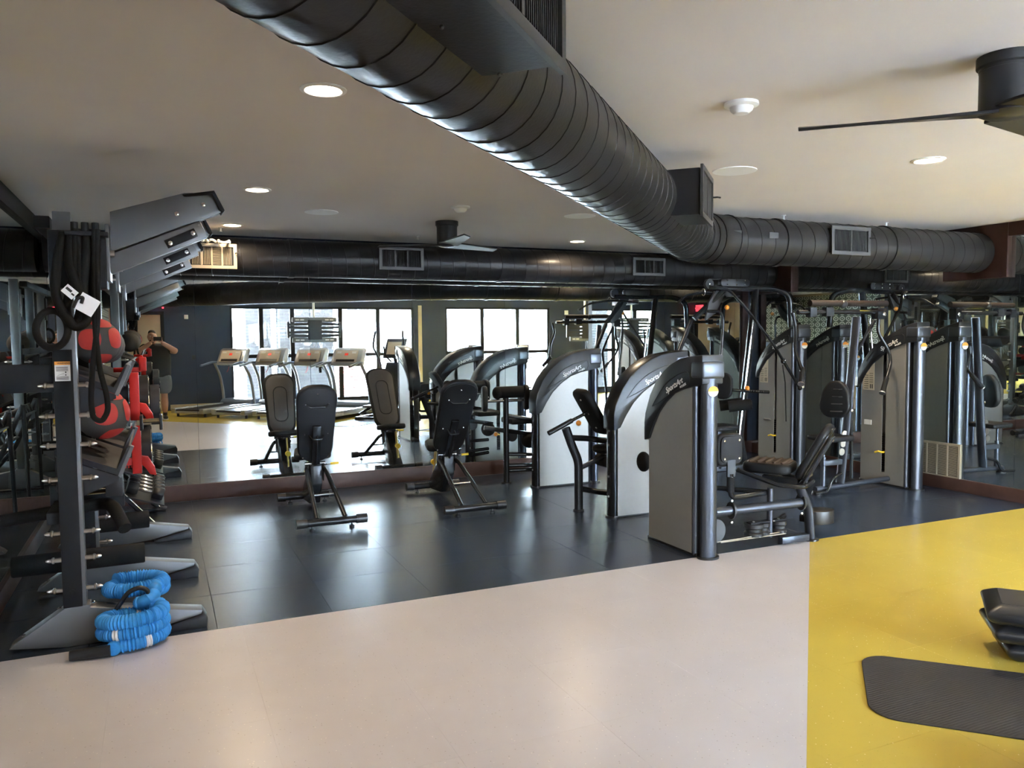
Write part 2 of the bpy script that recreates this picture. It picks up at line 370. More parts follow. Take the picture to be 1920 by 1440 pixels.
# patterned and plain walls behind the camera
struct('wall_left_front', MB().box((XL-.12, YR-.1, 0), (XL-.008, 3.3, CEIL)), BEIGE, smooth=False)
struct('trim_7', MB().box((XL-.008, -1.25, 0.9), (XL+.01, 3.2, 2.47)), LATT, smooth=False)
struct('wall_right_front', MB().box((XR+.12, 3.78, 0), (12.6, 3.9, CEIL)), BEIGE, smooth=False)
struct('wall_east', MB().box((12.3, YR-.1, 0), (12.45, 3.9, CEIL)), BEIGE, smooth=False)
W1, W2 = (1.46, 5.66, .10, 2.25), (6.475, 9.335, .10, 2.27)
mb = MB()
for a, b, z0, z1 in ((XL-.1, 1.46, 0, CEIL), (1.46, 5.66, 0, .10), (1.46, 5.66, 2.25, CEIL), (5.66, 6.475, 0, CEIL), (6.475, 9.335, 0, .1), (6.475, 9.335, 2.27, CEIL), (9.335, 10.85, 0, CEIL), (10.85, 12.15, 0, .1), (10.85, 12.15, 2.27, CEIL), (12.15, 12.5, 0, CEIL)):
    mb.box((a, YR-.14, z0), (b, YR, z1))
wrear = struct('wall_rear', mb, NAVY, smooth=False)
build('beige_strip', MB().box((5.77, YR, 0.1), (5.86, YR+.02, 2.3)), BEIGE, wrear, smooth=False)
build('beige_strip', MB().box((10.5, YR, 0.1), (10.64, YR+.02, 2.5)), BEIGE, wrear, smooth=False)
def window(n, w, mul):
    x0, x1, z0, z1 = w; setorg()
    o = struct('window_%d' % n, MB().box((x0, YR-.12, z0), (x1, YR-.02, z0+.05)).box((x0, YR-.12, z1-.05), (x1, YR-.02, z1)).box((x0, YR-.12, z0+.05), (x0+.05, YR-.02, z1-.05)).box((x1-.05, YR-.12, z0+.05), (x1, YR-.02, z1-.05)), RIGD, smooth=False)
    for x in mul: build('mullion', MB().box((x-.045, YR-.11, z0+.05), (x+.045, YR-.03, z1-.05)), RIGD, o, smooth=False)
    xs = [x0+.05] + [k for m in mul for k in (m-.045, m+.045)] + [x1-.05]
    for a, b in zip(xs[::2], xs[1::2]):
        build('transom_bar', MB().box((a, YR-.1, 1.10), (b, YR-.04, 1.18)), RIGD, o, smooth=False)
        for p, q in ((z0+.05, 1.10), (1.18, z1-.05)): build('pane', MB().box((a, YR-.075, p), (b, YR-.069, q)), GLASS, o, smooth=False)
window(1, W1, (2.12, 2.80, 3.90, 4.79)); window(2, W2, (7.46, 8.44)); window(3, (10.85, 12.15, .1, 2.27), (11.5,))
door = struct('door_1', MB().box((-.72, YR, .004), (.06, YR+.04, 2.06)), BEIGE, bev=.004)
build('door_frame', MB().box((-.79, YR, 0), (-.72, YR+.05, 2.13)).box((.06, YR, 0), (.13, YR+.05, 2.13)).box((-.72, YR, 2.06), (.06, YR+.05, 2.13)), RIGD, door, smooth=False)
build('door_handle', MB().cyl((-.62, YR+.04, 1.0), (-.62, YR+.09, 1.0), .012).cyl((-.62, YR+.09, 1.0), (-.50, YR+.09, 1.0), .010), STEEL, door)
build('kick_plate', MB().box((.2, YR+.001, 0.02), (1.4, YR+.012, .13)), BEIGE, wrear, smooth=False)
t = tag(build('exit_sign', MB().box((.10, YR+.03, 2.19), (.135, YR+.34, 2.37)).box((.105, YR, 2.26), (.13, YR+.03, 2.30)), EXITM, bev=.004), 'glowing red exit sign projecting from the navy wall near the beige door', 'sign')
text('lettering', 'EXIT', .13, PAPER, t, (.136, YR+.06, 2.235), (0, 1, 0), (0, 0, 1), shear=0)
tag(build('wall_plate', MB().box((.53, YR+.001, 1.97), (.61, YR+.02, 2.06)), WHITE, bev=.004), 'small white control plate high on navy wall beside the door', 'switch')
tag(build('thermostat', MB().box((.66, YR+.001, 1.09), (.74, YR+.02, 1.19)), BLACK, bev=.004), 'small black wall socket in silver frame at waist height on navy wall', 'socket')
tag(build('speaker_box', MB().box((9.78, YR+.001, 2.06), (9.88, YR+.03, 2.2)), WHITE, bev=.004), 'white sensor box on the navy wall beside the far television bracket', 'sensor')

# ---------------------------------------------------------------- outdoors
setorg()
struct('patio_ground', MB().box((-30, -60, -.3), (45, YR-.14, -.12)), CONC, smooth=False)
def brick_pillar(x0, x1, y0, y1, label):
    setorg((x0, y0, -.12)); r = empty('brick_pillar', (x0, y0, -.12)); tag(r, label, 'pillar', 'brick pillars outside the long window')
    build('mortar_core', MB().box((x0+.01, y0+.01, -.12), (x1-.01, y1-.01, 3.4)), MORT, r, smooth=False)
    bm_ = MB(); z = -.10; k = 0
    n = max(1, round((x1-x0)/.21)); w = (x1-x0)/n; m = max(1, round((y1-y0)/.21)); wy = (y1-y0)/m
    while z < 3.3:
        off = (k % 2)*w/2
        for i in range(n+1):
            a, b = max(x0, x0+i*w-off), min(x1, x0+(i+1)*w-off)
            if b-a > .03: bm_.box((a+.005, y1-.02, z+.005), (b-.005, y1, z+.068))
        for i in range(m):
            a, b = y0+i*wy, y0+(i+1)*wy
            bm_.box((x0, a+.005, z+.005), (x0+.02, b-.005, z+.068)); bm_.box((x1-.02, a+.005, z+.005), (x1, b-.005, z+.068))
        z += .075; k += 1
    build('brickwork', bm_, BRICK, r, smooth=False, kind='stuff')
brick_pillar(1.95, 2.55, -4.6, -4.0, 'grey brick pillar outside the first window pane')
brick_pillar(2.7, 4.0, -4.3, -3.6, 'wide grey brick pillar outside the second window pane')
t = empty('pale_building', (4, -34, -.12)); tag(t, 'pale rendered building with paired windows far across the yard', 'building')
build('wall', MB().box((4, -40, -.12), (34, -34, 9)), FACADE, t, smooth=False)
for fz in (2.8, 5.6):
    for i in range(7):
        x = 7+i*4
        w_ = build('window', MB().box((x-.1, -34.02, fz-.1), (x+1.5, -33.95, fz+1.4)), WHITE, t, smooth=False)
        for q in (0, .75): build('pane', MB().box((x+q+.03, -33.95, fz), (x+q+.65, -33.93, fz+1.3)), COLM, w_, smooth=False)
for i, (x, y, lab) in enumerate(((4.1, -5.4, 'stack of red bricks with pale bands outside, nearest the wide pillar'), (4.75, -5.9, 'smaller stack of red bricks with pale bands farther from the pillars'))):
    t = empty('brick_pallet', (x, y, -.12)); tag(t, lab, 'brick stack', 'stacks of bricks outside')
    for k in range(9): build('brick_layer', MB().box((x, y, -.12+k*.1), (x+.45, y+.45, -.12+k*.1+.07)), mat('red_brick', (0.55, .2, .16), .8), t, smooth=False)
    build('pale_spacer', MB().box((x+.02, y+.02, -.12), (x+.43, y+.43, .76)), MORT, t, smooth=False)

# ---------------------------------------------------------------- ducts
def spiral_duct(path, r, pitch=.136, seg=32, ridge=.0028, rw=.005):
    """round duct whose seam is a raised helix"""
    P = [V(p) for p in path]; L = [0]
    for a, b in zip(P, P[1:]): L.append(L[-1]+(b-a).length)
    tot = L[-1]
    def at(s):
        s = min(max(s, 0), tot)
        for i in range(len(L)-1):
            if s <= L[i+1] or i == len(L)-2:
                t = (s-L[i])/(L[i+1]-L[i]); d = (P[i+1]-P[i]).normalized(); 
                return P[i].lerp(P[i+1], t), d
    stops = []
    n = int(tot/pitch)+3
    for k in range(-1, n):
        s = k*pitch
        stops += [(s, 0), (s+rw*.3, ridge), (s+rw, ridge), (s+rw*1.3, 0), (s+pitch/2, 0)]
    mb = MB(); vs = []
    for s, dr in stops:
        for k in range(seg):
            th = 2*PI*k/seg; q, d = at(s + pitch*k/seg)
            a = V((0,0,1)).cross(d).normalized()
            vs.append(q + a*((r+dr)*math.cos(th)) + V((0,0,1))*((r+dr)*math.sin(th)))
    fs = []
    for i in range(len(stops)-1):
        for k in range(seg-1): fs.append((i*seg+k, i*seg+k+1, (i+1)*seg+k+1, (i+1)*seg+k))
        j = i+5
        if j+1 < len(stops): fs.append((i*seg+seg-1, j*seg, (j+1)*seg, (i+1)*seg+seg-1))
    return mb.add(vs, fs)
DZ, DR = 2.282, 0.185
K = 1.22
def along(u, off=0, z=0): return V(((u+off)/2**.5, K+(u-off)/2**.5, z))
setorg()
# diagonal run, 45 degree elbow, run along x
e0 = V((3.78, 5.0, DZ)); T = .30
p1 = e0 - V((1, 1, 0)).normalized()*T; p2 = e0 + V((1, 0, 0))*T
arc = []
for k in range(9):
    t = k/8; arc.append(p1*(1-t)**2 + e0*2*t*(1-t) + p2*t*t)
du = along(-1.18, 0, DZ)
main = empty('spiral_duct', (0, 0, DZ)); tag(main, 'long charcoal spiral duct running diagonally then turning towards the panelled corner', 'duct')
build('duct_body', spiral_duct([du] + [du.lerp(p1, k/12) for k in range(1, 12)] + [p1], DR), DUCT, main)
mb = MB().tube([arc[0]-V((1,1,0))*.02]+arc+[arc[-1]+V((.02,0,0))], DR+.006, 32)
build('elbow', mb, DUCT, main)
for q in (0, 3, 5, 8):
    d = (arc[min(q+1, 8)]-arc[max(q-1, 0)]).normalized(); build('elbow_seam', MB().tube([arc[q]-d*.005, arc[q]+d*.005], DR+.012, 32), DUCT, main)
build('duct_body', spiral_duct([p2] + [p2.lerp(V((XR-.06, 5.0, DZ)), k/6) for k in range(1, 6)] + [V((XR-.06, 5.0, DZ))], DR-.002), DUCT, main)
for s in (4.55, 5.75):
    build('duct_collar', MB().tube([(s, 5, DZ), (s+.05, 5, DZ)], DR+.008, 32), DUCT, main)
for a, b in ((4.05, 2.0), (4.4, 2.1)): build('foil_patch', MB().obox((a, 5.0-DR-.001, DZ+.03), (.09, .004, .045), (1, 0, 0)), VENT, main)
def vent_box(parent, face_c, u, n, w, h, depth, cols, m, pull=True, slat_vert=True, mf=None):
    """register box standing out of a duct: face centre, along u, outward n"""
    u, n = V(u).normalized(), V(n).normalized(); z = V((0,0,1)); c = V(face_c); mf = mf or m
    b = MB().obox(c-n*(depth/2+.012), (w, depth, h), u); build('vent_box', b, DUCT, parent, bev=.003, seg=1)
    fr = MB()
    ow, oh = w+.03, h+.03; iw = (w-.05); cw = iw/cols
    fr.obox(c+z*(oh/2-.014), (ow, .014, .028), u).obox(c-z*(oh/2-.014), (ow, .014, .028), u)
    for sx in (-1, 1): fr.obox(c+u*(sx*(ow/2-.014)), (.028, .014, oh-.056), u)
    for i in range(1, cols): fr.obox(c+u*(-iw/2+i*cw), (.014, .012, h-.03), u)
    vf = build('vent_frame', fr, mf, parent, smooth=False)
    build('opening', MB().obox(c-n*.008, (w-.02, .004, h-.02), u), VOID, vf, smooth=False)
    for i in range(cols):
        sl = MB(); a0 = -iw/2+i*cw+.009; a1 = a0+cw-.018
        if slat_vert[i] if isinstance(slat_vert, (list, tuple)) else slat_vert:
            k = a0
            while k < a1: sl.obox(c+u*k-n*.002, (.002, .01, h-.04), u+n*.5); k += .013
        else:
            k = -h/2+.025
            while k < h/2-.02: sl.obox(c+u*((a0+a1)/2)+z*k-n*.002, (a1-a0, .01, .002), u, z+n*.6); k += .013
        build('louvre_bank', sl, mf, vf, smooth=False, kind='stuff')
    if pull:
        q = c+u*(w/2+.004)+z*.03
        build('damper_lever', MB().tube([q, q+n*.03, q+n*.045+u*.02], .005, 8), BLACK, parent)
nn = V((1, -1, 0)).normalized(); uu = V((1, 1, 0)).normalized()
vent_box(main, along(.49, .325, 2.285), uu, nn, .77, .26, .20, 3, VENT)
for q in (-.30, .0, .3): build('screw', MB().ball(along(.55+q, .185, 2.146), .005), VENT, main)
vent_box(main, along(3.58, .315, 2.295), uu, nn, .42, .24, .18, 2, VENT)
vent_box(main, (5.20, 4.80, 2.30), (1, 0, 0), (0, -1, 0), .40, .20, .10, 2, VENT)
back = empty('spiral_duct', (0, 7.76, DZ)); tag(back, 'navy-charcoal spiral duct running along the top of the mirrored back wall', 'duct')
FR = .178
build('duct_body', spiral_duct([V((XL+.03, 7.76, 2.30)), V((1.5, 7.76, 2.30)), V((4.5, 7.76, 2.30)), V((XR-.06, 7.76, 2.30))], FR), DUCT, back)
for s in (1.15, 3.3): build('duct_collar', MB().tube([(s, 7.76, 2.3), (s+.05, 7.76, 2.3)], FR+.007, 32), DUCT, back)
vent_box(back, (2.21, 7.56, 2.315), (1, 0, 0), (0, -1, 0), .42, .19, .10, 3, VENT, pull=False)
vent_box(back, (5.10, 7.56, 2.315), (1, 0, 0), (0, -1, 0), .40, .17, .10, 3, VENT, pull=False)
reg = empty('tan_register', (.46, 7.5, 2.28)); tag(reg, 'tan metal air register with louvres and a lever on the back duct', 'vent')
vent_box(reg, (.46, 7.50, 2.278), (1, 0, 0), (0, -1, 0), .39, .19, .062, 4, TAN, slat_vert=(True, True, False, True))
setorg()
mb = MB(); pts = []
for i in range(40):
    t = i/39; pts.append((.38+.24*t+.015*math.sin(t*17), 7.44+.025*math.sin(t*31), 2.392+.010*math.sin(t*23)+.008))
mb.tube(pts, .011, 7)
tag(build('cloth', mb, mat('cream_cloth', (.5, .45, .38), .9), loc=(.5, 7.44, 2.40)), 'cream cloth strips bunched on top of the tan register', 'cloth')

# ---------------------------------------------------------------- ceiling fittings
def downlight(x, y, where, power=7):
    t = empty('ceiling_light', (x, y, CEIL)); tag(t, 'round recessed warm ceiling light ' + where, 'ceiling light', 'recessed ceiling lights')
    build('trim_ring', MB().lathe([(.070, 0), (.092, 0), (.092, -.004), (.074, -.008), (.070, -.002)], (x, y, CEIL)), WHITE, t)
    build('diffuser', MB().lathe([(.068, -.001), (.068, -.005)], (x, y, CEIL)), DISC, t)
    l = bpy.data.lights.new('downlight', 'AREA'); l.shape = 'DISK'; l.size = .13; l.energy = power; l.color = (1, .80, .55); l.spread = math.radians(150)
    o = bpy.data.objects.new('downlight', l); COL.objects.link(o); o.parent = t; o.location = (0, 0, -.012)
for x, y, w in ((.63, 3.21, 'nearest the diagonal duct, above the pale floor'), (.63, 5.50, 'second in the row towards the tan register'), (.62, 7.28, 'beside the tan register on the back duct'),
                (4.03, 7.30, 'in front of the back duct above the machines'), (4.04, 3.19, 'beyond the near fan, over the yellow floor'), (5.97, 5.40, 'partly behind the cross duct register'),
                (.63, -.9, 'added above the standing person'), (4.04, -.9, 'added over the row of treadmills'), (7.6, -.9, 'added near the second window'), (7.6, 2.2, 'added over the open floor by the beige wall')):  # last four, out of frame, are added for warm light
    downlight(x, y, w)
def fan(x, y, rot, label, r=.98):
    t = empty('ceiling_fan', (x, y, CEIL)); tag(t, label, 'ceiling fan', 'black ceiling fans')
    build('canopy', MB().lathe([(.098, 0), (.098, -.035), (.090, -.04), (.090, -.05)], (x, y, CEIL), seg=28), BLACK, t)
    build('motor_housing', MB().lathe([(.088, -.045), (.088, -.20), (.06, -.215)], (x, y, CEIL), seg=28), BLACK, t)
    for k in range(3):
        a = rot+k*2*PI/3; c, s = math.cos(a), math.sin(a)
        def P(u, v, z): return (x+c*u-s*v, y+s*u+c*v, CEIL-.19+z)
        mb = MB(); top = [P(.04, -.085, .012), P(r*.5, -.05, .012), P(r, -.025, .012), P(r, .03, -.006), P(r*.5, .055, -.010), P(.04, .085, -.012)]
        mb.prism(top, (0, 0, -.012)); build('blade', mb, BLACK, t, bev=.002, seg=1)
fan(2.80, 1.90, math.radians(137), 'black three-blade ceiling fan close to the viewer over the yellow floor', .70)
fan(2.29, 6.45, math.radians(25), 'black three-blade ceiling fan in front of the mirrored back wall', .62)
def smoke(x, y, label):
    t = empty('smoke_detector', (x, y, CEIL)); tag(t, label, 'smoke detector', 'smoke detectors')
    build('base', MB().lathe([(.072, 0), (.072, -.012), (.055, -.018)], (x, y, CEIL)), WHITE, t)
    build('sensor_head', MB().lathe([(.052, -.012), (.046, -.032), (.03, -.045)], (x, y, CEIL)), WHITE, t)
smoke(2.30, 2.72, 'white round smoke detector on the ceiling nearest the viewer'); smoke(2.12, 5.66, 'white round smoke detector on the ceiling near the farther fan')
def speaker(x, y, label):
    t = empty('ceiling_speaker', (x, y, CEIL)); tag(t, label, 'speaker', 'round ceiling speakers')
    build('rim', MB().lathe([(.118, 0), (.13, 0), (.13, -.005), (.118, -.006)], (x, y, CEIL), seg=28), WHITE, t)
    build('grille', MB().lathe([(.118, -.001), (.118, -.004)], (x, y, CEIL), seg=28), mat('speaker_mesh', (.40, .38, .35), .8), t)
speaker(3.20, 3.84, 'flat round grey ceiling speaker between duct and near light'); speaker(1.2, 6.3, 'flat round ceiling speaker above the rear benches'); speaker(3.2, 5.75, 'flat round ceiling speaker partly behind the diagonal duct')
for x, y, w in ((4.78, 5.12, 'above the cross duct nearest the elbow'), (5.97, 5.12, 'above the cross duct nearest the wooden box'), (.54, 7.5, 'beside the light near the tan register'), (2.34, 7.45, 'beside the farther ceiling fan')):
    t = empty('sprinkler_head', (x, y, CEIL)); tag(t, 'small white ceiling sprinkler ' + w, 'sprinkler', 'ceiling sprinklers')
    build('escutcheon', MB().lathe([(.02, 0), (.02, -.004)], (x, y, CEIL), seg=12), WHITE, t)
    build('nozzle', MB().lathe([(.008, -.004), (.008, -.03), (.014, -.032), (.014, -.036)], (x, y, CEIL), seg=10), WHITE, t)

GRL = mat('beige_grille_metal', (.36, .32, .26), .5)
# wall return-air grille
g = empty('return_air_grille', (XR, 5.37, .115)); tag(g, 'beige slotted return air grille low on the right-hand mirrored wall', 'vent')
y0, y1, z0, z1 = 5.14, 5.64, .115, .457
fr = MB(); x0, x1 = XR-.016, XR-.001
fr.box((x0, y0, z0), (x1, y1, z0+.022)).box((x0, y0, z1-.022), (x1, y1, z1)).box((x0, y0, z0+.022), (x1, y0+.022, z1-.022)).box((x0, y1-.022, z0+.022), (x1, y1, z1-.022))
for k in range(1, 4): c = y0+.022+(y1-y0-.044)*k/4; fr.box((x0, c-.007, z0+.022), (x1, c+.007, z1-.022))
build('grille_frame', fr, GRL, g, smooth=False)
build('opening', MB().box((XR-.004, y0+.01, z0+.01), (XR-.001, y1-.01, z1-.01)), VOID, g, smooth=False)
for k in range(4):
    a = y0+.022+(y1-y0-.044)*k/4+.007; b = y0+.022+(y1-y0-.044)*(k+1)/4-.007; s = MB(); z = z0+.03
    while z < z1-.024: s.box((x0+.002, a, z), (x1-.002, b, z+.006)); z += .0125
    build('slat_bank', s, GRL, g, smooth=False, kind='stuff')

# ---------------------------------------------------------------- weight-stack towers (local: u along the panel, v depth, z up)
LOW = dict(outer=[(0, .89), (.015, .96), (.085, 1.10), (.17, 1.20), (.28, 1.285), (.39, 1.34), (.50, 1.378), (.63, 1.395), (.80, 1.41)],
           inner=[(.80, 1.21), (.66, 1.185), (.55, 1.165), (.43, 1.13), (.31, 1.06), (.21, .975), (.13, .87), (.07, .77)])
HIGH = dict(outer=[(0, 1.08), (.02, 1.17), (.09, 1.28), (.18, 1.375), (.30, 1.46), (.42, 1.52), (.54, 1.575), (.66, 1.62), (.80, 1.65)],
            inner=[(.80, 1.46), (.66, 1.445), (.55, 1.415), (.43, 1.37), (.31, 1.30), (.21, 1.225), (.12, 1.13), (.05, 1.03)])
def arch_z(prof, u):
    p = sorted(prof['inner'])
    for (a, za), (b, zb) in zip(p, p[1:]):
        if a <= u <= b: return za+(zb-za)*(u-a)/(b-a)
    return p[-1][1] if u > p[-1][0] else p[0][1]
def tower(t, prof, depth=.20, face=(True, False), slot=(False, True), frame_post=True, stripes=False):
    """t: root; parts in local coordinates"""
    setorg()
    top = prof['outer'][-1][1]; lowz = prof['inner'][-1][1]
    sh = MB(); ring = prof['outer'] + prof['inner'] + [(0, prof['inner'][-1][1]-.02)]
    sh.prism([(u, -.014, z) for u, z in ring], (0, depth+.028, 0)); s = build('shroud', sh, SHROUD, t, bev=.010, seg=2)
    # cap band round the column end
    build('cap_band', MB().box((.66, -.020, prof['inner'][0][1]+.035), (.815, depth+.020, top-.045)), mat('cap_band_metal', (.075, .085, .105), .33, .6), s, bev=.02, seg=3)
    for i, v in ((0, .004), (1, depth-.010)):
        us = [.05+.60*k/14 for k in range(15)]
        poly = [(.05, v, .02)] + [(u, v, arch_z(prof, u)+.03) for u in us] + [(.65, v, .02)]
        if slot[i]:
            a, b, z0, z1 = .345, .395, .13, arch_z(prof, .37)+.03
            left = [(.05, v, .02)] + [(u, v, arch_z(prof, u)+.03) for u in us if u < a] + [(a, v, arch_z(prof, a)+.03), (a, v, .13), (a, v, .02)]
            right = [(b, v, .02), (b, v, arch_z(prof, b)+.03)] + [(u, v, arch_z(prof, u)+.03) for u in us if u > b] + [(.65, v, .02)]
            build('side_panel', MB().prism(left, (0, .006, 0)), PANEL, t, smooth=False); build('side_panel', MB().prism(right, (0, .006, 0)), PANEL, t, smooth=False)
            build('side_panel', MB().box((a, v, .02), (b, v+.006, .13)), PANEL, t, smooth=False)
        else: build('side_panel', MB().prism(poly, (0, .006, 0)), PANEL, t, smooth=False)
    n = 16
    for k in range(n): build('weight_plate', MB().box((.23, .035, .14+k*.024), (.51, depth-.035, .14+k*.024+.021)), BLACK, t, smooth=False)
    rods = MB()
    for u in (.28, .46): rods.cyl((u, depth/2, .03), (u, depth/2, prof['inner'][3][1]), .009, 8)
    build('guide_rods', rods, CHROME, t)
    for i in (0, 1):
        if slot[i]:
            v = -.02 if i == 0 else depth+.02; sgn = -1 if i == 0 else 1
            build('selector_pin', MB().tube([(.37, depth/2, .335), (.37, v, .335), (.345, v+sgn*.02, .345), (.30, v+sgn*.02, .33)], .010, 8), YGRIP, t)
    # base frame, columns
    build('base_plate', MB().box((.02, .01, 0), (.70, depth-.01, .022)), BLACK, t, bev=.003)
    c1 = MB().tube([(.665, depth/2, .012), (.665, depth/2, prof['inner'][1][1]+.05)], .028, 20, ry=depth/2-.002, hint=V((0,1,0)))
    build('edge_tube', c1, COLM, t)
    c2 = MB().tube([(.755, depth/2, .012), (.755, depth/2, prof['inner'][0][1]+.05)], .050, 24, ry=depth/2-.012, hint=V((0,1,0)))
    col = build('column', c2, COLM, t)
    build('foot_flange', MB().tube([(.755, depth/2, 0), (.755, depth/2, .014)], .075, 24, ry=depth/2+.006, hint=V((0,1,0))), BLACK, col)
    if frame_post:
        pts = [(.03, depth/2, .012), (.03, depth/2, lowz)] + [(u+.028, depth/2, z-.02) for u, z in prof['outer'][1:-1]]
        build('frame_tube', MB().tube(pts, .030, 14, ry=depth/2-.012, hint=V((0,1,0))), FRAME, t)
        build('foot_flange', MB().tube([(.03, depth/2, 0), (.03, depth/2, .012)], .05, 20, ry=depth/2, hint=V((0,1,0))), BLACK, t)
        for z in (.18, .35, .62, .74): build('frame_bolt', MB().lathe([(.009, 0), (.009, .004), (.005, .006)], (.0, depth/2, z), (-1, 0, 0), 8), STEEL, t)
    # lettering on both faces, outlined badge
    ang = math.radians(22); c, s_ = math.cos(ang), math.sin(ang)
    z0 = arch_z(prof, .34)+.045
    text('lettering', 'SportsArt', .060, PRINT, t, (.33, -.0145, z0), (c, 0, s_), (-s_, 0, c))
    text('small_lettering', 'FITNESS', .024, PRINT, t, (.52, -.0145, z0+.045), (c, 0, s_), (-s_, 0, c), shear=0)
    text('lettering', 'SportsArt', .060, PRINT, t, (.63, depth+.0145, z0+.115), (-c, 0, -s_), (-s_, 0, c))
    for f in (-1, 1):
        v = -.015 if f < 0 else depth+.015
        q = [(.13, v, z0-.105), (.22, v, z0-.005), (.34, v, z0+.085), (.50, v, z0+.15), (.64, v, z0+.175)]
        q2 = [(.64, v, z0+.07), (.50, v, z0+.045), (.36, v, z0-.01), (.24, v, z0-.065)]
        build('badge_groove', MB().tube(fillet(q+q2, .05, 3), .0028, 6, closed=True), BLACK, t)
    # caution sticker on column
    st = MB(); v = depth/2; zc = prof['inner'][0][1]-.05
    pl = []
    for k in range(20):
        th = 2*PI*k/20; pl.append((.755+.0505, v+.043*math.cos(th), zc+.036*math.sin(th)))
    sto = build('caution_sticker', MB().prism([(.8045, p[1], p[2]) for p in pl], (.003, 0, 0)), WHITE, t, smooth=False)
    build('orange_half', MB().prism([(.807, v-.043, zc), (.807, v+.043, zc)]+[(.807, v+.043*math.cos(th), zc+.036*math.sin(th)) for th in [PI*k/8 for k in range(1, 8)]], (.0015, 0, 0)), ORANGE, sto, smooth=False)
    return t
def placard(t, z=1.0, v=-.001):
    p = build('exercise_placard', MB().prism([(.075, v, z-.10), (.23, v, z-.10), (.23, v, z+.20), (.215, v, z+.215), (.075, v, z+.08)], (0, .004, 0)), mat('aged_cream_card', (.55, .48, .36), .7), t, smooth=False)
    l = MB()
    for k in range(7): l.box((.09, v-.001, z-.085+k*.022), (.15, v, z-.079+k*.022))
    for k in range(5): l.box((.165, v-.001, z-.02+k*.022), (.215, v, z-.015+k*.022))
    for u in (.175, .20): l.box((u, v-.001, z-.085), (u+.012, v, z-.04))
    build('printed_lines', l, INK, p, smooth=False)
def pad(outline, th, o, u, w, bev=.018, m=VINYLB, name='pad', parent=None, ribs=0, seg=3):
    """upholstered pad: outline in (a along u, b along w), thickness th centred on o"""
    o, u, w = V(o), V(u).normalized(), V(w).normalized(); n = u.cross(w).normalized()
    P = [o+u*a+w*b-n*(th/2) for a, b in outline]
    return build(name, MB().prism(P, n*th), m, parent, bev=bev, seg=seg)
def rr(w, h, r=.05, n=5, taper=0):
    out = []
    for cx, cy, a0 in ((w/2-r, h/2-r, 0), (-w/2+r, h/2-r, 90), (-w/2+r, -h/2+r, 180), (w/2-r, -h/2+r, 270)):
        for k in range(n+1):
            a = math.radians(a0+90*k/n); x, y = cx+r*math.cos(a), cy+r*math.sin(a); out.append((x*(1-taper*(y/h+.5)), y))
    return out
def bolts(parent, pts, n, r=.008, m=STEEL, name='bolt'):
    for p in pts: build(name, MB().lathe([(r, 0), (r, .004), (r*.5, .007)], p, n, 8), m, parent)
def flange(parent, x, y, r=.055): build('foot_flange', MB().lathe([(r, 0), (r, .010), (r*.8, .014)], (x, y, 0), seg=20), BLACK, parent)

# --- hip adductor machine in front (tower runs towards the viewer along -y)
A = empty('hip_adductor_machine', (3.355, 5.02, 0), -PI/2); A.scale = (.874, 1, 1)
tag(A, 'nearest grey weight machine on the floor edge with brown striped seat and two knee pads', 'exercise machine')
tower(A, LOW, depth=.15, slot=(False, True), frame_post=False)
class Loc:
    """author in world coordinates, store in the coordinates of a turned root"""
    def __init__(s, root): s.m = (Matrix.Translation(root.location) @ Matrix.Rotation(root.rotation_euler.z, 4, 'Z') @ Matrix.Diagonal((*root.scale, 1))).inverted()
    def __call__(s, mb): mb.v = [s.m @ p for p in mb.v]; return mb
def wbuild(L, name, mb, m, parent, **k): return build(name, L(mb), m, parent, **k)
def wpad(L, outline, th, o, u, w, bev=.018, m=VINYLB, name='pad', parent=None):
    o, u, w = V(o), V(u).normalized(), V(w).normalized(); n = u.cross(w).normalized()
    return build(name, L(MB().prism([o+u*a+w*b-n*(th/2) for a, b in outline], n*th)), m, parent, bev=bev, seg=3)
def wbolts(L, parent, pts, n, r=.008, m=STEEL, name='bolt'):
    for p in pts: wbuild(L, name, MB().lathe([(r, 0), (r, .004), (r*.5, .007)], p, n, 8), m, parent)
L = Loc(A); y = 4.42
wbuild(L, 'main_beam', MB().cyl((3.53, y, .298), (4.38, y, .290), .033, 18), COLM, A)
wbuild(L, 'rear_leg', MB().tube(fillet([(4.30, y, .43), (4.355, y, .33), (4.40, y, .25), (4.425, y, .012)], .06), .040, 14, ry=.03), COLM, A)
wbuild(L, 'foot_flange', MB().lathe([(.062, 0), (.062, .010), (.05, .014)], (4.425, y, 0)), BLACK, A)
for x in (3.68, 4.33): wbuild(L, 'beam_clamp', MB().tube([(x-.008, y, .296), (x+.008, y, .296)], .05, 16, ry=.062), BLACK, A); wbolts(L, A, [(x-.012, y-.02, .37), (x-.012, y-.02, .215)], (0, -1, 0), .010)
dv, sv, zv = V((-.55, .83, 0)).normalized(), V((.83, .55, 0)).normalized(), V((0, 0, 1))
b0 = V((4.33, y+.03, .47)); wv_ = (-dv*.20+zv*.37).normalized(); rn_ = sv.cross(wv_).normalized()
sf = wbuild(L, 'seat_frame', MB().bar(b0+dv*.26-zv*.02, b0-zv*.03, .06, .05).bar(b0-zv*.03, (4.37, y, .40), .06, .06), FRAME, A)
so_ = b0+dv*.21+zv*.075
seat = wpad(L, rr(.36, .34, .09), .075, so_, dv, zv.cross(dv), .022, VINYLB, 'seat', A)
top = wbuild(L, 'seat_top', MB().prism([so_+zv*.036+dv*a+zv.cross(dv)*b for a, b in rr(.315, .295, .08)], zv*.006), VINYLN, seat, bev=.003)
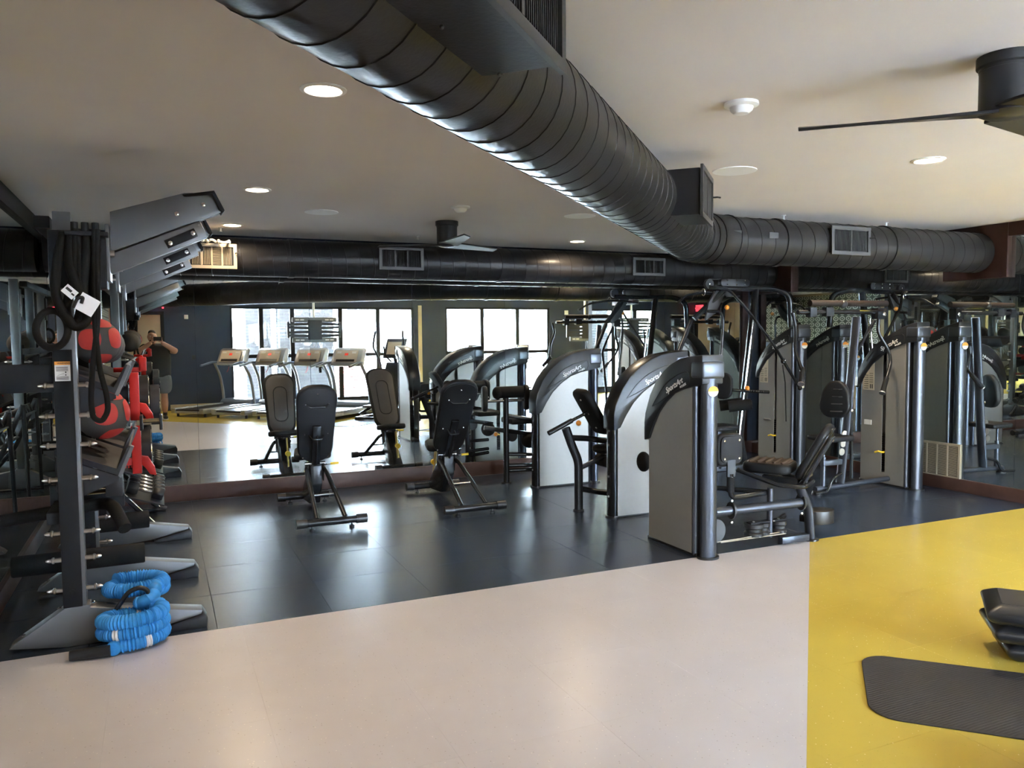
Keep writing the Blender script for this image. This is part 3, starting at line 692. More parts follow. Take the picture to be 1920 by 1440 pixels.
for k in range(5): wbuild(L, 'seat_rib', MB().tube([so_+dv*(-.12+k*.06)+zv*.042+sv*q for q in (-.135, -.10, 0, .10, .135)], [.006, .020, .022, .020, .006], 8, ry=.011), VINYLN, seat)
bc = b0+wv_*.235
bk = wpad(L, rr(.28, .47, .11), .055, bc, sv, wv_, .022, VINYLB, 'backrest', A)
wbuild(L, 'backrest_rim', MB().tube([bc+rn_*.032+sv*a+wv_*b for a, b in rr(.245, .43, .10)], .009, 8, closed=True), FRAME, bk)
wbuild(L, 'backrest_shell', MB().prism([bc+rn_*.027+sv*a+wv_*b for a, b in rr(.24, .42, .10)], rn_*.006), BLACK, bk, bev=.002)
wbuild(L, 'backrest_plate', MB().prism([bc+rn_*.05+sv*a+wv_*b for a, b in ((-.05, -.27), (.05, -.27), (.075, .16), (-.075, .16))], rn_*.012), COLM, A, bev=.003)
wbolts(L, A, [bc+rn_*.063+sv*a+wv_*b for a, b in ((-.03, -.17), (.03, -.17), (0, -.23), (.045, .13))], rn_, .010)
wbuild(L, 'seat_handlebar', MB().tube(fillet([b0+dv*.40-sv*.20+zv*.06, b0+dv*.10-sv*.20-zv*.03, b0-dv*.08-sv*.16-zv*.035, b0-dv*.08+sv*.16-zv*.035, b0+dv*.10+sv*.20-zv*.03, b0+dv*.40+sv*.20+zv*.06], .07), .017, 10), FRAME, A)
wbuild(L, 'pivot_post', MB().cyl((4.05, y+.02, .06), (4.05, y+.02, .42), .022, 12), COLM, A)
for s, yy in ((1, y), (-1, y+.42)):
    ar = wbuild(L, 'leg_arm', MB().tube(fillet([(4.05, y+.05, .385), (3.78, yy, .385), (3.67, yy, .39), (3.67, yy, .56)], .05), .019, 10), FRAME, A)
    wbuild(L, 'knee_grip', MB().cyl((3.67, yy, .43), (3.67, yy, .54), .027, 12), FOAM, ar)
    kp = wpad(L, rr(.23, .23, .055), .055, (3.67, yy+.03, .73), (1, 0, 0), (0, 0, 1), .02, VINYLB, 'knee_pad', A)
    wbuild(L, 'backing_plate', MB().prism([(3.67+a, yy-.002, .735+b) for a, b in rr(.185, .185, .04)], (0, -.008, 0)), RIGD, kp, bev=.002)
    wbuild(L, 'pad_stem', MB().bar((3.67, yy-.004, .54), (3.67, yy-.004, .66), .07, .014, (0, 1, 0)), FRAME, kp)
    wbolts(L, kp, [(3.67+a, yy-.012, .735+b) for a in (-.065, .065) for b in (-.065, .065)], (0, -1, 0), .009, CHROME)
wbuild(L, 'cable_wheel', MB().cyl((3.535, y-.012, .165), (3.535, y+.012, .165), .085, 28), mat('grey_nylon_pulley', (.09, .095, .105), .5, spec=.2), A)
for x, r in ((3.90, .07), (3.98, .055), (4.13, .06)):
    wbuild(L, 'pulley', MB().lathe([(r, 0), (r, .02), (r*.8, .03), (r*.8, .05), (r, .06), (r, .085)], (x, y+.02, .09), seg=22), BLACK, A)
wbuild(L, 'pulley_bracket', MB().box((3.86, y+.00, .175), (4.18, y+.05, .185)).box((3.86, y, .08), (4.18, y+.05, .09)), RIGD, A)
wbolts(L, A, [(3.90, y+.02, .185), (4.13, y+.02, .185), (4.05, y-.02, .185)], (0, 0, 1), .010)
wbuild(L, 'cable', MB().cyl((3.55, y-.01, .085), (4.16, y-.03, .10), .004, 6).cyl((3.58, y-.01, .078), (4.14, y-.05, .09), .004, 6), STEEL, A)
wbuild(L, 'base_rail', MB().box((4.10, y-.06, .015), (4.36, y-.01, .065)), COLM, A, bev=.004)
wbuild(L, 'counterweight', MB().tube([(4.62, y+.10, .09), (4.62, y+.10, .19)], .12, 24, ry=.085, hint=V((0,1,0))).bar((4.40, y+.06, .15), (4.62, y+.10, .15), .05, .05), BLACK, A, bev=.004)
wbuild(L, 'foot_rest', MB().tube(fillet([(4.05, y+.1, .10), (4.3, y+.2, .12), (4.45, y+.3, .12)], .05), .02, 10), FRAME, A)

# --- abdominal machine behind it (tower faces the viewer)
B = empty('abdominal_machine', (3.45, 5.64, 0)); B.scale = (.94, 1, 1); tag(B, 'middle weight machine with orange-knobbed chest pad arm, second from the viewer', 'exercise machine')
tower(B, LOW, depth=.15, slot=(False, True))
setorg(B.location); SX = .94; by = 6.05
build('front_leg', MB().tube(fillet([(3.345, by, .012), (3.345, by, .44), (3.28, by, .58), (3.22, by, .74)], .06), .032, 12, ry=.040), FRAME, B); flange(B, 3.345, by, .05)
build('telescopic_arm', MB().cyl((3.05, by, .705), (3.28, by, .805), .022, 12).cyl((3.28, by, .805), (3.44, by, .870), .014, 10), FRAME, B)
build('adjustment_knob', MB().ball((3.32, by-.05, .785), .024), KNOB, B)
for k in range(5): build('pin_hole', MB().cyl((3.31+k*.022, by-.016, .82+k*.009), (3.31+k*.022, by-.012, .82+k*.009), .005, 8), CHROME, B)
pad(rr(.26, .46, .07), .065, (3.475, by, .875), (0, 1, 0), (.26, 0, -.42), .022, VINYLB, 'chest_pad', B)
bolts(B, [(3.455+.26*t-.035, by-.05, .86-.42*t) for t in (-.3, 0, .3)], (-.85, 0, -.5), .009)
build('top_rail', MB().tube(fillet([(3.25, by, .655), (3.42, by, .64), (3.70, by, .59), (3.78, 5.80, .59)], .05), .026, 12), FRAME, B)
build('lower_rail', MB().tube(fillet([(3.345, by, .20), (3.55, by, .15), (3.72, by, .12), (3.78, 5.80, .12)], .05), .026, 12), FRAME, B)
build('rear_leg', MB().cyl((3.72, by, .012), (3.72, by, .60), .026, 12), FRAME, B); flange(B, 3.72, by, .045)
build('seat', MB().ball((3.60, by, .535), .10, (1, 1.2, .45)), VINYLB, B)
build('roller_pad', MB().cyl((3.64, by-.14, .42), (3.64, by+.14, .42), .058, 18), FOAM, B)
build('roller_arm', MB().cyl((3.36, by, .38), (3.62, by, .47), .022, 12), COLM, B)
build('rear_pad', MB().ball((3.565, 5.36, .52), .075, (.7, .9, 1.1)), FOAM, B)

SX = 1.0
# --- leg curl machine nearest the mirror
Cm = empty('leg_curl_machine', (3.45, 7.13, 0)); Cm.scale = (.94, 1, 1); tag(Cm, 'weight machine with roller pads closest to the back mirror in its row of three', 'exercise machine')
tower(Cm, LOW, depth=.15, slot=(False, True))
setorg(Cm.location); SX = .94; cy = 7.52
build('front_post', MB().tube([(3.295, cy, .012), (3.295, cy, .90)], .036, 14, ry=.03), FRAME, Cm); flange(Cm, 3.295, cy, .055)
for z, z2 in ((.72, .66), (.31, .30), (.19, .19), (.135, .145)): build('cross_rail', MB().tube([(3.295, cy, z), (3.60, cy-.1, z2)], .020, 10), FRAME, Cm)
build('pad_shaft', MB().cyl((3.02, cy, .875), (3.52, cy, .872), .015, 12), CHROME, Cm)
for x, nm in ((3.055, 'round_pad'), (3.53, 'round_pad')):
    p = pad(rr(.15, .27, .07), .055, (x, cy, .90), (.25, 1, 0), (0, 0, 1), .022, VINYLB, nm, Cm)
    bolts(p, [(x+.03, cy-.03, .92), (x+.03, cy+.03, .92)], (1, 0, 0), .006)
build('roller_pad', MB().cyl((3.22, cy+.02, .96), (3.50, cy+.02, .96), .062, 18), FOAM, Cm)
build('roller_end', MB().ball((3.21, cy+.02, .955), .068, (.8, 1, 1)), FOAM, Cm)
build('lever_arm', MB().bar((3.05, cy, .60), (3.62, cy, .50), .045, .045), FRAME, Cm, bev=.006)
build('pulley', MB().cyl((3.36, cy-.015, .50), (3.36, cy+.015, .50), .06, 20), BLACK, Cm)
build('thigh_roller', MB().ball((3.56, cy, .44), .085, (1, .9, 1)), FOAM, Cm)
build('adjustment_knob', MB().ball((3.20, cy+.05, .52), .022), KNOB, Cm)
build('seat', MB().box((3.34, cy-.05, .62), (3.62, cy+.25, .68)), VINYLB, Cm, bev=.02, seg=3)

SX = 1.0
# --- pec fly machine by the right wall
Fm = empty('pectoral_fly_machine', (6.69, 6.05, 0), -PI/2); Fm.scale = (.88, 1, 1); tag(Fm, 'tall weight machine beside the return air grille with overhead foam bar and hanging arms', 'exercise machine')
tower(Fm, HIGH, depth=.15, slot=(True, False), frame_post=False); placard(Fm, 1.06, -.002)
build('caution_sticker', MB().box((.10, -.003, .60), (.20, .004, .65)), WHITE, Fm, smooth=False)
L = Loc(Fm); y = 5.64
wbuild(L, 'overhead_bar', MB().cyl((5.60, y, 1.83), (6.60, y, 1.835), .030, 16), mat('brown_foam_sleeve', (.022, .015, .012), .7, spec=.2), Fm)
wbuild(L, 'bar_collar', MB().ball((6.02, y, 1.825), .042), BLACK, Fm)
wbuild(L, 'cross_member', MB().cyl((5.45, y, 1.745), (6.50, y, 1.75), .022, 12).box((5.58, y-.03, 1.70), (5.66, y+.03, 1.79)).box((5.78, y-.03, 1.71), (5.88, y+.03, 1.79)).box((6.44, y-.04, 1.68), (6.56, y+.04, 1.79)), FRAME, Fm)
wbuild(L, 'link_rod', MB().cyl((6.18, y-.05, 1.765), (6.50, y-.05, 1.765), .010, 8), CHROME, Fm)
wbolts(L, Fm, [(6.52, y-.045, 1.73)], (0, -1, 0), .022, CHROME, 'pivot_cap')
for pts, nm in (([(5.39, y, 1.74), (5.43, y, 1.60), (5.375, y-.05, 1.39), (5.40, y-.12, 1.20), (5.33, y-.18, 1.10)], 'swing_arm'), ([(6.50, y, 1.74), (6.485, y, 1.56), (6.58, y-.06, 1.36), (6.56, y-.10, 1.25), (6.35, y-.19, .98)], 'swing_arm')):
    ar = wbuild(L, nm, MB().tube(fillet(pts, .05), .017, 10), FRAME, Fm)
    e_ = V(pts[-1]); d = (V(pts[-2])-e_).normalized()
    wbuild(L, 'hand_grip', MB().cyl(e_-d*.01, e_+d*.17, .024, 12), FOAM, ar)
    wbuild(L, 'grip_cap', MB().cyl(e_-d*.02, e_-d*.01, .030, 12), STEEL, ar)
wbuild(L, 'main_upright', MB().tube([(6.02, y, .09), (6.11, y, .86), (6.20, y, 1.70)], .030, 14, ry=.05, hint=V((0,1,0))), COLM, Fm)
wbuild(L, 'rear_strut', MB().tube(fillet([(6.44, y, 1.67), (6.22, y+.05, 1.30), (6.26, y+.1, .71), (6.28, y+.1, .1)], .05), .018, 10), FRAME, Fm)
bp = wpad(L, [(a*(1.0-.35*max(0, b)/.2), b) for a, b in rr(.30, .36, .12)], .07, (5.945, y, .91), (.35, -1, 0), (0.06, 0, 1), .026, VINYLB, 'backrest', Fm)
for k, z in enumerate((.80, .87, .94, 1.01)): wbuild(L, 'stitched_rib', MB().tube([(5.855+k*.012, y-.02, z), (5.90, y-.075, z), (5.98, y-.11+k*.01, z)], .006, 6), BLACK, bp)
wbolts(L, bp, [(6.10, y-.06, .80)], (0, -1, 0), .016, CHROME)
wbuild(L, 'seat', MB().box((5.74, y-.14, .515), (6.06, y+.16, .565)), VINYLB, Fm, bev=.02, seg=3)
wbuild(L, 'seat_post', MB().cyl((5.80, y, .10), (5.80, y, .52), .012, 10).cyl((5.80, y, .08), (5.80, y, .36), .024, 12), COLM, Fm)
wbuild(L, 'seat_frame', MB().box((5.78, y-.025, .275), (6.05, y+.025, .325)), COLM, Fm, bev=.004)
for z in (.57, .48, .40): wbuild(L, 'adjuster_cam', MB().cyl((6.035-(.57-z)*.2, y-.035, z), (6.035-(.57-z)*.2, y-.025, z), .035, 16), STEEL, Fm)
wbuild(L, 'base_tube', MB().cyl((5.70, y, .055), (6.72, y+.02, .075), .026, 14), COLM, Fm)
wbuild(L, 'foot_pedal', MB().tube(fillet([(6.02, y-.02, .19), (5.86, y-.05, .15), (5.80, y-.06, .035), (5.62, y-.08, .03)], .05), .015, 10), FRAME, Fm)
wbuild(L, 'foot_flange', MB().lathe([(.05, 0), (.05, .01), (.04, .04)], (5.72, y, 0)), BLACK, Fm)

# --- lat pulldown machine in the corner
P_ = empty('lat_pulldown_machine', (6.67, 7.574, 0), -PI/2); P_.scale = (.88, 1, 1); tag(P_, 'tall weight machine in the mirrored corner with overhead boom, pulleys and thigh rollers', 'exercise machine')
tower(P_, HIGH, depth=.15, slot=(True, False), frame_post=False); placard(P_, 1.06, -.002)
build('ring_hook', MB().tube([(.17, -.005, .52), (.30, -.005, .52)], .012, 8), STEEL, P_)
L = Loc(P_); y = 7.1
wbuild(L, 'boom', MB().tube(fillet([(5.56, y, 2.055), (6.50, y, 2.065), (6.735, y, 2.0), (6.76, y, 1.62)], .2, 8), .034, 14), FRAME, P_)
wbuild(L, 'pulley_housing', MB().prism([(5.92+a, y-.03, 2.12+b) for a, b in rr(.40, .085, .035)], (0, .06, 0)), BLACK, P_, bev=.004)
wbolts(L, P_, [(x, y-.032, z) for x in (5.80, 5.93, 6.05) for z in (2.10, 2.145)], (0, -1, 0), .008, CHROME)
wbuild(L, 'boom_pulley', MB().cyl((5.57, y-.02, 2.10), (5.57, y+.02, 2.10), .055, 24), BLACK, P_); wbolts(L, P_, [(5.57, y-.022, 2.10)], (0, -1, 0), .012, CHROME)
wbuild(L, 'cable', MB().cyl((5.57, y, 2.155), (5.80, y, 2.15), .005, 6), BLACK, P_)
wbuild(L, 'carabiner', MB().tube([(5.50+.022*math.cos(a), y, 2.01+.04*math.sin(a)) for a in [2*PI*k/12 for k in range(12)]], .005, 6, closed=True), CHROME, P_)
wbuild(L, 'pulldown_bar', MB().tube(fillet([(5.08, y-.1, 1.88), (5.22, y-.06, 1.965), (5.46, y, 2.005), (5.66, y+.05, 2.0), (5.88, y+.1, 1.97)], .12, 6), .014, 10), FRAME, P_)
wbuild(L, 'swing_arm', MB().tube(fillet([(5.58, y-.1, 2.05), (5.72, y-.15, 2.04), (5.86, 6.85, 1.85), (6.20, 6.80, 1.46), (6.62, 6.80, .925)], .12, 6), .016, 10), FRAME, P_)
wbuild(L, 'ball_joint', MB().ball((6.37, 6.80, 1.24), .030), FRAME, P_); wbuild(L, 'joint_bolt', MB().ball((6.37, 6.77, 1.245), .012), CHROME, P_)
wbuild(L, 'arm_end', MB().ball((6.61, 6.79, .93), .026), FRAME, P_); wbuild(L, 'label_plate', MB().box((6.63, 6.785, .93), (6.67, 6.79, 1.03)), WHITE, P_, smooth=False)
wbuild(L, 'strap', MB().tube([(6.36, 6.80, 1.20), (6.40, 6.80, 1.0), (6.42, 6.80, .56)], .010, 8, ry=.004), BLACK, P_)
wbuild(L, 'main_upright', MB().tube([(6.10, y, .02), (6.02, y, .40), (6.19, y, 1.72), (6.23, y, 2.05)], .034, 14, ry=.05, hint=V((0,1,0))), FRAME, P_)
wbuild(L, 'upright_edge', MB().cyl((5.965, y-.055, .36), (6.155, y-.055, 1.72), .008, 8), CHROME, P_)
wbuild(L, 'lever_frame', MB().tube(fillet([(5.52, y-.05, 1.80), (5.70, y-.05, 1.80), (5.735, y-.05, 1.70), (5.71, y-.05, 1.32), (5.66, y-.05, 1.0)], .05), .016, 10).tube([(5.40, y+.08, 1.70), (5.16, y+.08, 1.20)], .026, 10).tube([(5.75, y-.03, 2.03), (5.42, y+.06, 1.72)], .03, 10), FRAME, P_)
wbuild(L, 'head_plate', MB().prism([(5.52, y-.02, 1.70), (5.66, y-.02, 1.78), (5.80, y-.02, 2.03), (5.66, y-.02, 2.03), (5.56, y-.02, 1.9)], (0, .03, 0)), BLACK, P_, bev=.004)
wbuild(L, 'adjustment_knob', MB().ball((5.75, y-.09, 1.842), .026), KNOB, P_)
for z in (0, .17):
    wbuild(L, 'thigh_roller', MB().cyl((5.76, 6.98+z*.9, .74), (5.95, 6.83+z*.9, .775), .062, 20), FOAM, P_); wbuild(L, 'roller_cap', MB().cyl((5.951, 6.829+z*.9, .775), (5.958, 6.823+z*.9, .776), .040, 16), RIGD, P_)
wbuild(L, 'thigh_bar', MB().cyl((5.78, 6.95, .93), (6.30, 6.95, .885), .020, 10), FRAME, P_)
for k in range(6): wbuild(L, 'pin_hole', MB().cyl((6.03+k*.035, 6.928, .91-k*.003), (6.03+k*.035, 6.924, .91-k*.003), .007, 8), CHROME, P_)
wbuild(L, 'roller_knob', MB().ball((5.96, 6.91, .945), .026), KNOB, P_)
wpad(L, rr(.22, .30, .10), .06, (5.74, y-.05, .97), (.6, -1, 0), (0, 0, 1), .022, VINYLB, 'chest_pad', P_)
wbuild(L, 'seat', MB().box((5.55, y-.14, .47), (5.90, y+.14, .53)), VINYLB, P_, bev=.02, seg=3)
wbuild(L, 'seat_frame', MB().bar((5.72, y, .03), (5.72, y, .48), .05, .06).bar((5.45, y, .03), (6.75, y, .03), .06, .05), COLM, P_, bev=.004)
setorg()

# --- adjustable benches
def bench(loc, label, lean, lift, gaslen):
    t = empty('adjustable_bench', loc); tag(t, label, 'bench', 'adjustable benches by the back mirror'); setorg()
    # local: x across, y away from the viewer, origin under the hinge
    r = build('rear_foot_bar', MB().cyl((-.27, -.66, .062), (.27, -.66, .062), .030, 14), FRAME, t)
    for s in (-1, 1):
        build('end_cap', MB().cyl((s*.20, -.66, .062), (s*.285, -.66, .062), .038, 14), BLACK, r)
        build('levelling_foot', MB().lathe([(.022, 0), (.022, .012), (.008, .016), (.008, .034)], (s*.16, -.66, 0), seg=12), BLACK, r)
        build('rear_leg', MB().tube(fillet([(s*.075, .06, .385), (s*.085, -.04, .36), (s*.115, -.63, .08)], .06), .020, 12), FRAME, t)
    build('leg_stretcher', MB().cyl((-.10, -.33, .22), (.10, -.33, .22), .010, 10), CHROME, t)
    f = build('front_foot_bar', MB().cyl((-.26, .50, .062), (.26, .50, .062), .030, 14), FRAME, t)
    for s in (-1, 1):
        build('end_cap', MB().cyl((s*.20, .50, .062), (s*.275, .50, .062), .038, 14), BLACK, f)
        build('levelling_foot', MB().lathe([(.022, 0), (.022, .012), (.008, .016), (.008, .034)], (s*.16, .50, 0), seg=12), BLACK, f)
    build('main_post', MB().prism([(-.05, .0, .42), (-.05, .14, .42), (-.05, .50, .09), (-.05, .42, .04), (-.05, .12, .06), (-.05, .0, .25)], (.10, 0, 0)), FRAME, t, bev=.01)
    build('side_plate', MB().prism([(-.075, .02, .43), (-.075, .13, .43), (-.075, .16, .32), (-.075, .05, .27)], (.012, 0, 0)).prism([(.063, .02, .43), (.063, .13, .43), (.063, .16, .32), (.063, .05, .27)], (.012, 0, 0)), RIGD, t, bev=.003)
    build('gas_strut', MB().cyl((0, .12, .36), (0, .30, .14), .012, 10), CHROME, t)
    w = V((0, -lean, lift)); L_ = w.length; w.normalize(); o = V((0, .06, .445))
    c = o + w*(L_/2); u = V((1, 0, 0)); n = u.cross(w)   # points to the viewer (back of pad)
    back = n if n.y < 0 else -n
    cover = mat('taupe_upholstery', (.075, .062, .056), .5, bump=.15)
    ol = [(a*(1+.10*min(1, max(-1, b/(L_/2)))), b) for a, b in rr(.33, L_, .13)]
    p = pad(ol, .055, c-back*.02, u, w, .020, VINYLB, 'backrest', t)
    build('front_cover', MB().prism([c-back*.046+u*a*.86+w*b*.93 for a, b in ol], -back*.006), cover, p, bev=.003)
    build('cover_seam', MB().tube([c-back*.053+u*a*.5+w*(b*.55) for a, b in rr(.29, L_, .12)], .004, 6, closed=True), VINYLB, p)
    build('backing_board', MB().prism([c+back*.009+u*a*.93+w*b*.95 for a, b in ol], back*.008), RIGD, p, bev=.002)
    bolts(p, [c+back*.018+u*a+w*b for a, b in ((0, L_*.40), (-.10, L_*.27), (.10, L_*.27), (-.10, -L_*.12), (.10, -L_*.12), (-.11, -L_*.43), (.11, -L_*.43))], back, .007, CHROME)
    build('carry_handle', MB().tube(fillet([c+back*.018+u*-.09+w*(L_*.27), c+back*.045+u*-.07+w*(L_*.245), c+back*.045+u*.07+w*(L_*.245), c+back*.018+u*.09+w*(L_*.27)], .03), .006, 8), FRAME, p)
    build('support_spine', MB().bar(o+back*.035, o+w*(L_*.50)+back*.035, .07, .035, back), FRAME, t, bev=.004)
    build('notched_plate', MB().bar(o+back*.06+w*.0, o+w*(L_*.38)+back*.06, .012, .05, back), RIGD, t, bev=.002)
    build('hinge_bar', MB().cyl((-.09, .06, .43), (.09, .06, .43), .016, 12), CHROME, t)
    build('lower_handle', MB().tube(fillet([c+back*.03+u*-.06-w*(L_*.13), c+back*.08+u*-.04-w*(L_*.15), c+back*.08+u*.04-w*(L_*.15), c+back*.03+u*.06-w*(L_*.13)], .02), .008, 8), FRAME, t)
    s = pad([(a*(1-.25*b/.2), b) for a, b in rr(.30, .27, .06)], .06, (0, .25, .50), (1, 0, 0), (0, 1, .14), .02, VINYLB, 'seat', t)
    build('seat_bracket', MB().bar((0, .10, .43), (0, .34, .455), .07, .03), FRAME, t, bev=.003)
    lv = build('adjustment_lever', MB().tube(fillet([(.05, .09, .41), (.10, .02, .42), (.19, .02, .425)], .02), .006, 8), CHROME, t)
    build('lever_grip', MB().cyl((.13, .02, .424), (.20, .02, .426), .011, 10), YGRIP, lv)
    build('seat_adjuster', MB().bar((0, .385, .46), (0, .47, .16), .012, .05, (0, 1, 0)), mat('brass_yellow_slot', (.7, .55, .2), .3, .8), t)
    build('adjuster_knob', MB().cyl((0, .44, .30), (0, .48, .30), .028, 14), YGRIP, t)
    return t
bench((1.24, 7.02, 0), 'bench with a nearly upright backrest, the one nearer the ball rack', .22, .69, 0)
bench((2.47, 6.98, 0), 'bench with a more reclined backrest, beside the farthest weight machine', .44, .70, 0)

# ---------------------------------------------------------------- storage rig along the left wall
RY = (4.52, 5.50, 6.58)
rig = empty('storage_rig', (-.42, 4.52, 0)); tag(rig, 'silver and black steel training rig with splayed feet along the mirrored left wall', 'rig')
for i, yy in enumerate(RY):
    up_ = build('upright', MB().box((-.455, yy-.035, .05), (-.375, yy+.045, 2.18)), RIG, rig, bev=.004)
    build('front_channel', MB().box((-.478, yy-.050, .20), (-.392, yy-.036, 1.50)), RIGD, up_, bev=.003)
    build('channel_hole', MB().cyl((-.435, yy-.0505, .28), (-.435, yy-.053, .28), .013, 12), VOID, up_)
    ft = build('splayed_foot', MB().prism([(-.47, yy-.05, .0), (-.72, yy-.05, .03), (-.70, yy-.05, .05), (-.47, yy-.05, .20), (-.36, yy-.05, .205), (-.36, yy-.05, .19), (.17, yy-.05, .095), (.17, yy-.05, .075), (-.10, yy-.05, .02), (-.36, yy-.05, .0)], (0, .10, 0)), RIG, rig, bev=.004)
    build('rubber_toe', MB().prism([(-.08, yy-.055, .0), (.19, yy-.055, .0), (.195, yy-.055, .05), (.17, yy-.055, .095), (.165, yy-.055, .075), (-.06, yy-.055, .018)], (0, .11, 0)), BLACK, ft, bev=.003)
    bolts(ft, [(-.66, yy, .075), (-.35, yy, .20), (-.5, yy, .19)], (0, 0, 1), .012, CHROME)
    for k, z in enumerate((1.322, 1.170, 1.022, .850, .578, .442, .287)):
        for s in (-1, 1):
            x0 = -.475 if s < 0 else -.375
            build('storage_stud', MB().lathe([(.012, 0), (.012, .035), (.016, .037), (.016, .045), (.010, .05), (.010, .062), (.004, .075)], (x0, yy-.02, z), (s, 0, 0), 10), STEEL, up_)
for z in (2.10, 1.40, .62): build('cross_beam', MB().box((-.54, RY[0], z), (-.47, RY[2]+.04, z+.06)), RIGD, rig, bev=.004)
build('box_beam', MB().box((-.56, 4.86, .62), (-.20, 4.92, .76)), RIGD, rig, bev=.004)
build('rail_plate', MB().box((-.86, 4.50, 1.29), (-.47, 4.53, 1.43)), RIGD, rig, bev=.003)
build('dip_handle', MB().tube(fillet([(-.86, 4.78, .60), (-.30, 4.78, .66), (-.25, 4.70, .66), (-.19, 4.55, .56)], .05), .034, 14), FOAM, rig)
# warning sticker
ws = build('warning_sticker', MB().box((-.470, 4.4685, 1.345), (-.402, 4.4695, 1.442)), PAPER, rig, smooth=False)
build('orange_band', MB().box((-.470, 4.4675, 1.425), (-.402, 4.4685, 1.442)), ORANGE, ws, smooth=False)
text('warning_lettering', 'WARNING', .0115, INK, ws, (-.458, 4.467, 1.4295), (1, 0, 0), (0, 0, 1), ext=.0004, shear=0)
mb = MB()
for k in range(4): mb.box((-.464, 4.4678, 1.413-k*.006), (-.412, 4.4684, 1.4155-k*.006))
for k in range(3): mb.box((-.464, 4.4678, 1.352+k*.006), (-.410, 4.4684, 1.3545+k*.006))
mb.box((-.425, 4.4678, 1.385), (-.420, 4.4684, 1.392)).box((-.425, 4.4678, 1.372), (-.420, 4.4684, 1.378)).bar((-.46, 4.468, 1.372), (-.43, 4.468, 1.383), .0006, .001)
build('printed_lines', mb, INK, ws, smooth=False)
# cantilever pull-up arms at the top of each upright
for i, yy in enumerate(RY):
    dz = (0, .0, .01)[i]; z0 = 1.99+dz
    arm = build('cantilever_arm', MB().prism([(-.20, yy-.04, z0), (.325, yy-.04, z0+.225), (.33, yy-.04, z0+.25), (.29, yy-.04, z0+.325), (.15, yy-.04, z0+.315), (-.20, yy-.04, z0+.20)], (0, .012, 0)), RIG, rig, bev=.002)
    build('cantilever_arm', MB().prism([(-.20, yy+.04, z0), (.325, yy+.04, z0+.225), (.33, yy+.04, z0+.25), (.29, yy+.04, z0+.325), (.15, yy+.04, z0+.315), (-.20, yy+.04, z0+.20)], (0, .012, 0)), RIG, rig, bev=.002)
    build('arm_tube', MB().bar((-.22, yy, z0-.07), (.24, yy, z0+.135), .07, .09), RIG, rig, bev=.004)
    build('end_cap', MB().prism([(.14, yy-.055, z0+.305), (.295, yy-.055, z0+.335), (.345, yy-.055, z0+.235), (.335, yy-.055, z0+.222), (.318, yy-.055, z0+.235), (.285, yy-.055, z0+.315), (.15, yy-.055, z0+.297)], (0, .12, 0)), RIGD, arm, bev=.002)
    build('joint_plate', MB().bar((.055, yy-.045, z0+.045), (.20, yy-.045, z0+.115), .006, .045, (0, 0, 1)), RIGD, arm, bev=.002)
    bolts(arm, [(.075, yy-.052, z0+.052), (.185, yy-.052, z0+.108), (.11, yy-.045, z0+.205), (.24, yy-.045, z0+.26)], (0, -1, 0), .012, CHROME)
    build('top_plate', MB().box((-.222, yy-.10, 1.84), (-.205, yy+.10, 2.12)), RIG, rig, bev=.002)
    build('joint_bolt', MB().cyl((-.205, yy-.06, 1.98), (-.185, yy-.06, 1.98), .016, 10), STEEL, rig)
build('band_peg_plate', MB().box((-.47, 4.40, 1.80), (-.22, 4.56, 2.08)), RIGD, rig, bev=.006)
pg = MB()
for x in (-.35, -.305, -.26): pg.tube([(x, 4.36, 2.07), (x, 4.36, 2.115)], .017, 10)
pg.box((-.39, 4.33, 2.05), (-.205, 4.40, 2.07))
build('band_pegs', pg, RIGD, rig, bev=.002)
# angled trays for balls
for i, (ya, yb_) in enumerate(((4.60, 5.44), (5.56, 6.52))):
    for z in (1.36, .93):
        tr = build('storage_tray', MB().prism([(-.50, ya, z+.06), (-.22, ya, z-.06), (-.16, ya, z+.06), (-.15, ya, z+.055), (-.205, ya, z-.10), (-.50, ya, z+.03)], (0, yb_-ya, 0)), TRAY, rig, bev=.002)
        build('tray_lip', MB().prism([(-.215, ya-.002, z-.098), (-.15, ya-.002, z+.058), (-.135, ya-.002, z+.05), (-.20, ya-.002, z-.11)], (0, .05, 0)), RIG, tr, smooth=False)
        build('tray_bracket', MB().prism([(-.50, ya, z+.02), (-.21, ya, z-.10), (-.21, ya, z-.12), (-.40, ya, z-.20), (-.50, ya, z-.16)], (0, .012, 0)), TRAY, tr, smooth=False)
# red spotter brackets on the second and third uprights
for yy, z in ((6.02, 1.05), (6.02, .68)):
    rb = build('red_spotter_arm', MB().box((-.40, yy-.02, z), (-.18, yy+.02, z+.05)).box((-.19, yy-.03, z-.06), (-.13, yy+.03, z+.27)), RED, rig, bev=.004)
    build('red_hook', MB().prism([(-.13, yy-.03, z+.06), (-.09, yy-.03, z+.05), (-.05, yy-.03, z-.02), (-.04, yy-.03, z-.08), (-.08, yy-.03, z-.07), (-.11, yy-.03, z-.02), (-.13, yy-.03, z)], (0, .06, 0)), RED, rb, bev=.003)
    mb = MB()
    for k in range(10): mb.box((-.36+k*.018, yy-.022, z-.016), (-.352+k*.018, yy-.02, z-.002))
    build('comb_teeth', mb, RED, rb, smooth=False)
    build('padded_sleeve', MB().cyl((-.38, yy+.10, z+.12), (-.20, yy+.10, z+.12), .07, 16), TRAY, rb)
rb = build('red_top_bracket', MB().box((-.27, 5.70, 1.335), (-.10, 5.74, 1.365)).box((-.12, 5.69, 1.34), (-.075, 5.75, 1.43)).cyl((-.13, 5.72, 1.40), (-.09, 5.72, 1.43), .022, 10), RED, rig, bev=.004)
setorg()
